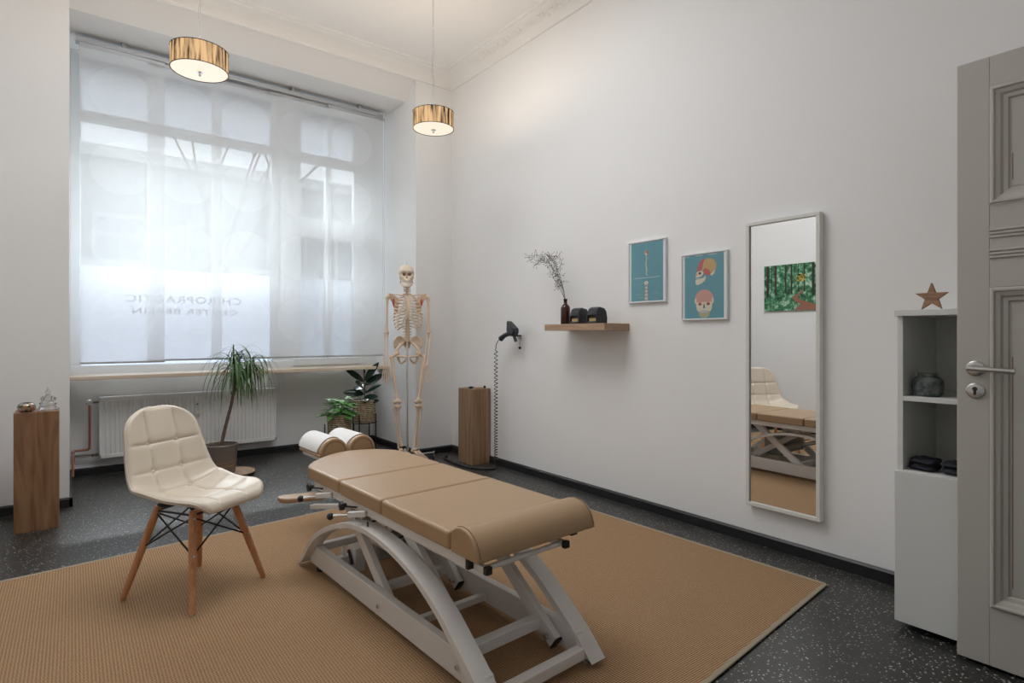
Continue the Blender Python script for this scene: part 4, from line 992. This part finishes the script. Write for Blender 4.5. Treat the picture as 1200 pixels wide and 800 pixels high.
# forest picture on the left wall (seen in the mirror)
t = thing('forest_picture', 'canvas picture of a green forest path on the left wall, seen in the mirror', 'picture', (XL, 3.23, 1.72))
m = mat('forest_print', (.1, .3, .15), .7); v = coords(m)
s = nd(m, 'ShaderNodeSeparateXYZ'); ln(m, v, s.inputs[0])
n1 = nd(m, 'ShaderNodeTexNoise', i_Scale=22., i_Detail=6.); ln(m, v, n1.inputs['Vector'])
ln(m, ramp(m, n1.outputs[0], [(.35, (.01, .05, .03)), (.5, (.05, .22, .10)), (.6, (.25, .45, .30)), (.72, (.6, .7, .62))]), bsdf(m).inputs['Base Color'])
MB().box(.002, .02, -.385, .385, -.275, .275).build('canvas', m, t)
BR = mat('trunk_print', (.035, .025, .02), .7); PATH = mat('path_print', (.30, .13, .08), .7); YEL = mat('yellow_leaf_print', (.70, .48, .05), .7)
for y, w_ in ((.34, .030), (.24, .022), (.12, .016), (.05, .020), (-.10, .014), (-.20, .03), (-.33, .02), (.29, .010), (-.03, .008)):
    MB().box(.0201, .0206, y - w_ / 2, y + w_ / 2, -.02 - w_ * 3, .27).build('printed_trunk', BR, t)
MB().prism([(.02, -.272), (-.30, -.272), (-.20, -.20), (-.05, -.15), (-.02, -.11), (-.08, -.07), (-.06, -.03), (-.045, -.03), (-.05, -.065), (.04, -.11), (.02, -.16), (-.06, -.21)], .0201, .0204, 'x').build('printed_path', PATH, t)
random.seed(3); mb = MB()
for _ in range(26): mb.box(.0207, .0210, *(lambda y: (y, y + .02))(random.uniform(-.12, -.02)), *(lambda z: (z, z + .015))(random.uniform(.06, .14)))
mb.build('printed_leaves', YEL, t)

# ------------------------------------------------------------------ shelf cabinet behind the door
t = thing('storage_cabinet', 'tall white lacquered cabinet with open shelves above a plain door, behind the grey door', 'cabinet', (2.57, .42, 0))
def cb(x0, x1, y0, y1, z0, z1, nm='carcass_panel'): return MB().box(x0, x1, y0, y1, z0, z1).build(nm, M['white_lacquer'], t, bev=.0012, seg=1)
cb(.02, .43, .405, .425, .03, 1.225); cb(.02, .43, 0, .02, .03, 1.225)
cb(-.005, .43, -.003, .428, 1.226, 1.250, 'top_board'); cb(.405, .425, .02, .405, .03, 1.225, 'back_panel')
cb(.02, .405, .02, .405, .60, .622, 'shelf_board'); cb(.02, .405, .02, .405, .893, .912, 'shelf_board'); cb(.02, .405, .02, .405, .03, .05, 'bottom_board')
cb(0, .018, -.002, .428, .028, .618, 'cabinet_door')
o = MB().lathe([(0, 0), (.040, 0), (.050, .012), (.053, .040), (.050, .064), (.038, .074), (.032, .076), (.034, .080), (.034, .089), (.029, .089), (.028, .07), (0, .06)], n=40).build('ceramic_jar', M['ceramic'], smooth=40)
o.location = (2.665, .765, .9125); props(o, 'squat mottled teal ceramic jar with narrow rim on the upper cabinet shelf', 'jar')
def pouch(y, z, L, label):
    t = thing('cloth_pouch', label, 'pouch', (2.66, y, z), 0, 'dark pouches on the lower cabinet shelf')
    bm = bmesh.new()
    for kk, (zz, nm, hh) in enumerate(((.002, 'pouch_bottom', .022), (.026, 'pouch_top', .020))):
        mb = MB(); rings = []
        for i in range(1, 12):
            tt = pi * i / 12; rr = sin(tt) ** .35
            rings.append([(.055 * rr * (abs(cos(q)) ** .55) * (1 if cos(q) > 0 else -1), L * rr * (abs(sin(q)) ** .55) * (1 if sin(q) > 0 else -1), zz + hh / 2 - hh / 2 * cos(tt) + .002 * sin(q * 5) * rr) for q in [2 * pi * j / 40 for j in range(40)]])
        mb.loft(rings).build(nm, M['navy'], t, smooth=0)
    MB().tube([(.052 * cos(q), (L - .003) * sin(q) , .0245) for q in [2 * pi * j / 30 for j in range(31)]], .0025, 6).build('zip', M['black'], t)
    bm.free()
pouch(.770, .6225, .046, 'dark navy zipped pouch on the lower cabinet shelf, the left one')
pouch(.650, .6225, .062, 'dark navy zipped pouch on the lower cabinet shelf, half hidden behind the door edge')
star = [(.056 * (1 if k % 2 == 0 else .40) * sin(pi * k / 5), .056 * (1 if k % 2 == 0 else .40) * cos(pi * k / 5)) for k in range(10)]
zmin = min(z for _, z in star)
o = MB().prism([(y, z - zmin) for y, z in star], -.009, .009, 'x').build('wooden_star', M['star'], bev=.002, seg=2)
o.location = (2.60, .733, 1.2505); o.rotation_euler = (0, 0, .0); props(o, 'wooden star ornament standing on the cabinet', 'star')

# ------------------------------------------------------------------ panelled door, open flat towards the camera
t = MB(); X0 = 2.5; th_ = .042
D = MB()
# stiles and rails around two deep panels and a narrow fluted middle band
y1, y0 = .63, -.25; st = .092
zs = [(.012, .215), (1.315, 1.60), (2.005, 2.112)]
D.box(0, th_, y1 - st, y1, .012, 2.112); D.box(0, th_, y0, y0 + st, .012, 2.112); D.box(0, th_, .165, .255, .012, 2.112)
for a_, b_ in zs: D.box(0, th_, y0 + st, .165, a_, b_); D.box(0, th_, .255, y1 - st, a_, b_)
for o_ in D.bm.verts: o_.co.x += X0
door = struct(D, 'door_1', M['door_paint'], bev=.002, seg=1)
def dpanel(ya, yb, za, zb):
    # stepped bolection moulding rings then recessed raised panel
    steps = [(0, -.004), (.006, -.010), (.012, -.010), (.016, -.004), (.028, .000), (.034, .008), (.046, .010), (.050, .017), (.058, .018)]
    rings = [[(X0 + d, ya + s_, za + s_), (X0 + d, yb - s_, za + s_), (X0 + d, yb - s_, zb - s_), (X0 + d, ya + s_, zb - s_)] for s_, d in steps]
    mb = MB().loft(rings, cap=False); mb.build('panel_moulding', M['door_paint'], door)
    s_ = .056; mb = MB().box(X0 + .016, X0 + th_ - .012, ya + s_, yb - s_, za + s_, zb - s_); mb.build('door_panel', M['door_paint'], door)
    s_ = .088; mb = MB().loft([[(X0 + d, ya + q, za + q), (X0 + d, yb - q, za + q), (X0 + d, yb - q, zb - q), (X0 + d, ya + q, zb - q)] for q, d in ((s_, .0165), (s_ + .005, .012))]); mb.build('raised_field', M['door_paint'], door)
    w_ = .0575; mb = MB()
    mb.bar((X0 + .0165, yb - w_, za + w_ + .02), (X0 + .0165, yb - w_, zb - w_ - .18), .0015, .0025, (1, 0, 0)); mb.build('worn_edge', M['wear'], door)
for ya, yb in ((.255, y1 - st), (y0 + st, .165)):
    dpanel(ya, yb, .215, 1.315); dpanel(ya, yb, 1.60, 2.005)
for zc in (1.43, 1.50):
    mb = MB()
    for k in range(3): mb.tube([(X0 - .001, y0 + st, zc + k * .012 - .012), (X0 - .001, y1 - st, zc + k * .012 - .012)], .0045, 8)
    mb.build('fluted_bead', M['door_paint'], door, smooth=50)
hd = MB().lathe([(0, 0), (.0, -.0)][:0] + [(.0265, 0), (.0265, -.006), (.022, -.008), (.0215, -.0075), (.017, -.009), (.0115, -.009), (.0, -.009)], (X0, .577, 1.035), 40, 'x').build('handle_rose', M['steel'], door, smooth=30)
mb = MB(); mb.tube([(X0 - .008, .577, 1.035), (X0 - .052, .577, 1.035)], .0085, 16); hh = mb.build('handle_neck', M['steel'], hd, smooth=40)
mb = MB(); mb.tube([(X0 - .052, .590, 1.0365), (X0 - .052, .462, 1.031)], .0090, 20); mb.build('handle_lever', M['steel'], hd, smooth=40)
mb = MB().lathe([(.0265, 0), (.0265, -.006), (.022, -.008), (.0215, -.0075), (.015, -.009), (0, -.009)], (X0, .577, .957), 40, 'x'); kr = mb.build('key_rose', M['steel'], door, smooth=30)
mb = MB().lathe([(0, 0), (.0075, 0), (.0075, -.0003), (0, -.0003)], (X0 - .0092, .577, .964), 20, 'x'); mb.box(X0 - .0096, X0 - .0092, .573, .581, .943, .962); mb.build('keyhole', M['black'], kr)
# strike latch on the door's free edge
MB().box(X0 + .012, X0 + .030, .630, .6315, .93, 1.08).build('latch_plate', M['steel'], door)
mb = MB(); mb.box(1.54, 1.6, YB - .16, YB + .015, 0, 2.2); mb.box(2.46, 2.52, YB - .16, YB + .015, 0, 2.2); mb.box(1.54, 2.52, YB - .16, YB + .015, 2.14, 2.2)
struct(mb, 'trim_4', M['door_paint'])
exec_skeleton = True

# ------------------------------------------------------------------ anatomical skeleton (local: faces -y, origin on the floor)
SK = thing('anatomical_skeleton', 'life-size anatomical skeleton model hanging on a steel pole by the window pier', 'skeleton', (2.384, 4.604, 0), -R(24))
B = M['bone']; BP = M['bone_pale']
def bone(mb, p0, p1, rs, re0, re1, n=10, bow=(0, 0, 0)):
    p0, p1 = Vector(p0), Vector(p1); k = 14; pts = []; rad = []
    for i in range(k + 1):
        q = i / k; pts.append(p0.lerp(p1, q) + Vector(bow) * sin(pi * q)); e0 = math.exp(-(q / .09) ** 2); e1 = math.exp(-((1 - q) / .09) ** 2)
        rad.append(rs + (re0 - rs) * e0 + (re1 - rs) * e1)
    mb.tube(pts, rad, n); return mb
def sb(mb, name, m=B, par=SK, **k): return mb.build(name, m, par, smooth=k.pop('smooth', 60), **k)
# skull: radial surface around its centre
c0 = Vector((-.012, 0, 1.695)); bm = bmesh.new(); nu, nv = 72, 48
ells = [((0, .012, .022), (.070, .088, .070)), ((0, -.038, -.022), (.048, .046, .062)), ((.034, -.050, -.012), (.022, .022, .016)), ((-.034, -.050, -.012), (.022, .022, .016)), ((0, -.062, -.050), (.026, .024, .026)), ((0, -.050, .024), (.050, .032, .022))]
def srad(d):
    best = 0; acc = 0
    for c, r_ in ells:
        c = Vector(c); r_ = Vector(r_); A_ = sum((d[i] / r_[i]) ** 2 for i in range(3)); B_ = -2 * sum(d[i] * c[i] / r_[i] ** 2 for i in range(3)); C_ = sum((c[i] / r_[i]) ** 2 for i in range(3)) - 1
        D_ = B_ * B_ - 4 * A_ * C_
        if D_ > 0:
            q = (-B_ + sqrt(D_)) / (2 * A_)
            if q > 0: acc += q ** 14
    r = acc ** (1 / 14) if acc > 0 else .02
    p = d * r
    for ex in (-.026, .026):
        dd = sqrt(((p.x - ex) / .0205) ** 2 + ((p.z + .006) / .0190) ** 2)
        if p.y < -.02: r -= .034 / (1 + dd ** 6)
    dd = sqrt((p.x / (.0105 - .30 * max(-.02, min(.016, p.z + .036)))) ** 2 + ((p.z + .036) / .018) ** 2)
    if p.y < -.02: r -= .030 / (1 + dd ** 6)
    return r
rings = []
for i in range(1, nv):
    t_ = pi * i / nv; ring_ = []
    for j in range(nu):
        a_ = 2 * pi * j / nu; d = Vector((sin(t_) * cos(a_), sin(t_) * sin(a_), cos(t_))); ring_.append(c0 + d * srad(d))
    rings.append(ring_)
bm.free(); mb = MB().loft(rings); skull = sb(mb, 'skull', BP, smooth=0)
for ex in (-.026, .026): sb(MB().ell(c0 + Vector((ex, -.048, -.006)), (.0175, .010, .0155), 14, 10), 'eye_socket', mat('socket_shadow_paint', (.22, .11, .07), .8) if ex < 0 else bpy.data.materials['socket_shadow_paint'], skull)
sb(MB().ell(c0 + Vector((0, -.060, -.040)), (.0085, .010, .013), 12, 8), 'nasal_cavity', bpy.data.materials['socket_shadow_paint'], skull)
mb = MB()
for i in range(9):
    a_ = -1.2 + 2.4 * i / 8
    for zz in (-.073, -.083): mb.ell(c0 + Vector((.022 * sin(a_), -.054 - .024 * cos(a_), zz)), (.0034, .003, .0052), 6, 5)
sb(mb, 'teeth', M['teeth'], skull)
mb = MB(); pj = [(-.053, .004, -.030), (-.051, .000, -.052), (-.047, -.008, -.078), (-.036, -.036, -.090), (-.022, -.064, -.096), (0, -.080, -.098), (.022, -.064, -.096), (.036, -.036, -.090), (.047, -.008, -.078), (.051, .000, -.052), (.053, .004, -.030)]
pj = catmull(pj, 4); rings = []
for i, q in enumerate(pj):
    d = (pj[min(i + 1, len(pj) - 1)] - pj[max(i - 1, 0)]).normalized(); t_ = i / (len(pj) - 1); up_ = Vector((0, .35, 1)) if abs(t_ - .5) < .36 else Vector((0, 1, .2))
    a_ = (up_ - d * up_.dot(d)).normalized(); b_ = d.cross(a_); hh = .0125 + .006 * sin(pi * t_) ** 6
    rings.append([c0 + q + a_ * hh * cos(2 * pi * j / 12) + b_ * .0055 * sin(2 * pi * j / 12) for j in range(12)])
mb.loft(rings); mb.ell(c0 + Vector((0, -.080, -.110)), (.014, .008, .009), 10, 8)
sb(mb, 'mandible', BP, skull)
mb = MB()
for s in (-1, 1): mb.tube([c0 + q for q in catmull([(s * .062, .012, -.026), (s * .0605, -.018, -.026), (s * .050, -.046, -.026), (s * .038, -.058, -.028)], 4)], .0052, 6)
sb(mb, 'cheekbone', BP, skull)
MB().tube([c0 + Vector((0, .01, .09)), c0 + Vector((0, .01, .118))], .004, 8).build('hook', M['steel'], skull)
# spine
def spine(q): # 0 neck base of skull .. 1 sacrum
    z = 1.635 - .095 * q / (7 / 24) if q < 7 / 24 else 1.54 - .45 * (q - 7 / 24) / (17 / 24); y = .045 + .022 * sin(q * 2 * pi * .95 + .2) * 1.0 - .02 * (q < 0.1) * 0; return Vector((-.004 + .0 * q, y, z))
for k in range(24):
    q = (k + .5) / 24; p = spine(q); r_ = .012 + .013 * q; mb = MB(); h_ = .0052 if k < 7 else .0072 + .0030 * q
    mb.lathe([(r_ * .9, -h_), (r_, -h_ * .8), (r_ * .82, 0), (r_, h_ * .8), (r_ * .9, h_)], p, 14)
    mb.tube([p + Vector((0, r_, 0)), p + Vector((0, r_ + .026, -.010))], .0045, 6)
    for s in (-1, 1): mb.tube([p + Vector((s * r_ * .7, r_ * .6, 0)), p + Vector((s * (r_ + .017), r_ * .9, .002))], .004, 6)
    sb(mb, 'vertebra', B)
mb = MB()
for k in range(23): mb.lathe([(.010 + .012 * k / 23, -.0035), (.010 + .012 * k / 23, .0035)], spine((k + 1) / 24), 12)
sb(mb, 'spinal_disc', M['cartilage'])
# sternum
mb = MB(); sp_ = [(0, -.066, 1.500), (0, -.074, 1.462), (0, -.084, 1.42), (0, -.092, 1.38), (0, -.094, 1.335), (0, -.088, 1.305)]
wv = [.019, .021, .013, .014, .013, .005]; rings = []
for p, w_ in zip(sp_, wv): rings.append([(p[0] - w_ , p[1], p[2]), (p[0], p[1] - .006, p[2]), (p[0] + w_, p[1], p[2]), (p[0], p[1] + .005, p[2])])
sb(MB().loft(rings), 'sternum', B, smooth=40)
# ribs
def stern(z):
    for a, b_ in zip(sp_, sp_[1:]):
        if b_[2] <= z <= a[2]:
            q = (a[2] - z) / (a[2] - b_[2]); return Vector(a).lerp(Vector(b_), q)
    return Vector(sp_[-1]) if z < sp_[-1][2] else Vector(sp_[0])
Wd = [.050, .076, .094, .107, .115, .120, .123, .124, .122, .116, .105, .09]
for i in range(12):
    p = spine((7 + i + .5) / 24); zb = p.z; drop = .034 + .006 * i
    for s in (-1, 1):
        W_ = Wd[i] + .004; Dp = .060 + .006 * min(i, 7); yc = -.010; pts = []; end = pi * (.86 if i < 7 else (.80 if i < 10 else (.5 if i == 10 else .4)))
        for k in range(17):
            a_ = end * k / 16; x = s * (.018 + (W_ - .018) * sin(a_) ** .9) if a_ <= pi / 2 else s * W_ * sin(a_) ** .8
            y = yc + (p.y + .018 - yc) * cos(a_) if a_ < pi / 2 else yc + (Dp + .004) * cos(a_)
            pts.append(Vector((x, y, zb - drop * (a_ / pi) ** 1.1)))
        sb(MB().tube(pts, .0058, 7), 'rib', B)
        if i < 10:
            e = pts[-1]; tz_ = max(1.325, min(1.488, 1.488 - .0245 * i)) if i < 7 else 1.322
            f_ = stern(tz_) + Vector((s * .012, 0, 0)); m_ = (e + f_) / 2 + Vector((s * .012, -.006, -.012 - .004 * max(0, i - 4)))
            sb(MB().tube(catmull([e, m_, f_], 5), .0055 if i < 7 else .0045, 6), 'costal_cartilage', M['cartilage'])
for s in (-1, 1):
    # clavicle, scapula
    sb(MB().tube(catmull([(s * .018, -.064, 1.502), (s * .07, -.066, 1.508), (s * .12, -.030, 1.515), (s * .160, -.005, 1.520)], 5), lambda q: .0055 + .0015 * abs(2 * q - 1), 8), 'clavicle')
    mb = MB(); tri = [(.165, .012, 1.512), (.150, .050, 1.525), (.075, .095, 1.490), (.085, .100, 1.36), (.105, .090, 1.345), (.140, .035, 1.455), (.155, .012, 1.475)]
    a_ = [Vector((s * x, y, z)) for x, y, z in tri]; nrm = Vector((s * .4, .9, .1)).normalized() * .004
    mb.loft([[p - nrm for p in a_], [p + nrm for p in a_]]); mb.tube([(s * .08, .100, 1.475), (s * .13, .075, 1.50), (s * .168, .020, 1.527)], .006, 6); sb(mb, 'scapula', smooth=30)
    sb(MB().ell((s * .124, .03, 1.45), (.010, .010, .035), 10, 8), 'muscle_mark', M['muscle'])
    # arm
    mb = MB(); mb.ell((s * .172, 0, 1.497), .021, 12, 8); bone(mb, (s * .181, .002, 1.49), (s * .188, .002, 1.185), .0105, .020, .017); mb.ell((s * .188, 0, 1.178), (.026, .012, .012), 10, 6); sb(mb, 'humerus')
    wr = Vector((s * .185 - .006, -.035, .885)) if s < 0 else Vector((.150, -.090, .885))
    el_ = Vector((s * .188, .0, 1.160)); off = Vector((.013, 0, 0))
    sb(bone(MB(), el_ + off * s, wr + off * s, .0055, .010, .011, 8, (s * .004, 0, 0)), 'radius'); sb(bone(MB(), el_ - off * s * .8 + Vector((0, .008, .012)), wr - off * s, .005, .012, .007, 8), 'ulna')
    # hand
    mb = MB()
    for k in range(8): mb.ell(wr + Vector((-.020 + .0125 * (k % 4), random.uniform(-.004, .004), -.012 - .012 * (k // 4))), (.0075, .007, .007), 7, 5)
    sb(mb, 'wrist_bones'); 
    spread = .9 if s < 0 else 1.5
    for fk in range(5):
        th_x = (fk - 2.2) * s * -1
        dirv = Vector((.10 * (fk - 2) * spread, -.18, -1)).normalized() if fk != (4 if s < 0 else 0) else Vector((.34 * spread * (1 if s < 0 else -1), -.35, -.85)).normalized()
        L_ = [.050, .056, .058, .055, .050][fk]; b0 = wr + Vector((-.022 + .011 * fk, -.002, -.032)); mb = MB(); ln_ = [.052, .033, .022, .015]
        if fk == (4 if s < 0 else 0): ln_ = [.036, .026, .02]; 
        if fk == (0 if s < 0 else 4): ln_ = [.046, .026, .018, .013]
        p = b0; d = dirv.copy()
        for seg in ln_:
            e = p + d * seg; mb2 = bone(mb, p, e, .0034, .0058, .0054, 6); p = e + d * .002; d = (d + Vector((0, -.10, -.02))).normalized()
        sb(mb, 'finger')
    # pelvis half
    mb = MB(); n1, n2 = 14, 12; rows = []
    for i in range(n1 + 1):
        a_ = R(-35) + R(215) * i / n1; row = []
        for j in range(n2 + 1):
            q = j / n2; rx, rz_ = .052, .070
            x = .074 + rx * q * cos(a_) * (1 + .1 * sin(a_)) ; z = 1.085 + rz_ * q * sin(a_) - .01 * q
            y = .035 - .055 * (x - .03) / .1 + .018 * (1 - q * q) + .0 * q
            row.append((x, y, z))
        rows.append(row)
    vs = [[mb.bm.verts.new((s * x, y, z)) for x, y, z in r] for r in rows]
    for a1_, b1_ in zip(vs, vs[1:]):
        for j in range(n2): mb.bm.faces.new((a1_[j], a1_[j + 1], b1_[j + 1], b1_[j]))
    o = sb(mb, 'ilium'); sm = o.modifiers.new('s', 'SOLIDIFY'); sm.thickness = .010; sm.offset = 0
    mb = MB(); mb.tube([(s * x, y, z) for x, y, z in catmull([(.024, .055, 1.100), (.055, .03, 1.07), (.092, .0, 1.03), (.098, -.005, .995), (.088, -.01, .965), (.060, -.035, .965), (.030, -.055, .962), (.006, -.062, .957)], 5)], lambda q: .015 - .006 * q, 8)
    mb.tube([(s * x, y, z) for x, y, z in catmull([(.092, .0, .985), (.082, .015, .94), (.065, .01, .905), (.042, -.020, .912), (.014, -.052, .942)], 5)], lambda q: .013 - .005 * q, 8)
    mb.ell((s * .094, 0, .99), .024, 10, 8); sb(mb, 'hip_bone')
    # leg
    hip = Vector((s * .100, -.002, .985)); kn = Vector((s * .092, -.012, .560)); an = Vector((s * .060, .0, .140))
    mb = MB(); mb.ell(hip, .021, 12, 8); tr_ = Vector((s * .145, .01, .955)); mb.tube([hip, tr_], .013, 8); mb.ell(tr_, (.019, .018, .026), 10, 8)
    bone(mb, tr_ + Vector((-s * .006, 0, -.01)), kn, .0125, .019, .024, 12, (s * .004, -.012, 0)); mb.ell(kn + Vector((-.020, .006, -.004)), (.019, .026, .019), 10, 8); mb.ell(kn + Vector((.020, .006, -.004)), (.019, .026, .019), 10, 8); sb(mb, 'femur')
    sb(MB().ell(kn + Vector((0, -.032, .012)), (.019, .008, .021), 12, 8), 'patella', BP)
    mb = MB(); mb.ell(kn + Vector((0, 0, -.040)), (.038, .026, .014), 12, 8); bone(mb, kn + Vector((0, 0, -.045)), an + Vector((-s * .004, 0, .02)), .0115, .027, .018, 10, (s * .003, 0, 0)); sb(mb, 'tibia')
    sb(bone(MB(), kn + Vector((s * .034, .012, -.06)), an + Vector((s * .022, .008, .0)), .0048, .010, .010, 8), 'fibula')
    # foot
    fd = Vector((s * .42, -.85, 0)).normalized(); sd = Vector((-fd.y, fd.x, 0)) ; mb = MB()
    mb.ell(an + Vector((0, .004, -.015)), (.022, .026, .016), 10, 8); mb.ell(an - fd * .035 + Vector((0, 0, -.035)), (.018, .028, .018), 10, 8)
    for k in range(5): mb.ell(an + fd * (.035 + .014 * (k % 2)) + sd * (-.022 + .011 * k) + Vector((0, 0, -.032)), .012, 7, 5)
    sb(mb, 'tarsal_bones')
    for fk in range(5):
        b0 = an + fd * .058 + sd * (-.024 + .012 * fk) + Vector((0, 0, -.036)); d = (fd + sd * (-.10 + .05 * fk) + Vector((0, 0, -.42))).normalized(); mb = MB(); p = b0
        big = fk == (0 if s < 0 else 4); sc_ = 1.5 if big else 1
        for seg in ((.052, .026, .02) if big else (.056 , .020, .011, .008)):
            e = p + d * seg; bone(mb, p, e, .003 * sc_, .006 * sc_, .0055 * sc_, 6); p = e + d * .002; d = (d + Vector((0, 0, .12))).normalized()
        sb(mb, 'toe')
# sacrum
mb = MB(); rings = []
for k in range(7):
    q = k / 6; w_ = .036 * (1 - q) ** .8 + .006; z = 1.105 - .105 * q; y = .058 + .022 * sin(pi * q)
    rings.append([(-.004 - w_, y, z), (-.004, y - .014, z), (-.004 + w_, y, z), (-.004, y + .014, z)])
sb(MB().loft(rings), 'sacrum', smooth=50)
# stand
MB().tube([(-.004, .02, 1.09), (.0, .02, .06)], .0085, 14).build('stand_pole', M['chrome'], SK, smooth=40)
mb = MB(); 
for k in range(5):
    a_ = .35 + 2 * pi * k / 5; e = Vector((.26 * cos(a_), .02 + .26 * sin(a_), .062)); mb.bar((0, .02, .066), e, .018, .028)
    mb.tube([e, e + Vector((0, 0, .018))], .008, 8)
mb.lathe([(.03, .05), (.03, .085), (.012, .10)], (0, .02, 0), 16); mb.build('stand_base', M['chrome'], SK, bev=.002, seg=1)
for k in range(5):
    a_ = .35 + 2 * pi * k / 5; e = Vector((.255 * cos(a_), .02 + .255 * sin(a_), .026))
    MB().lathe([(.012, -.010), (.025, -.008), (.025, .008), (.012, .010)], e, 18, 'x').build('castor', M['black'], SK, smooth=40)
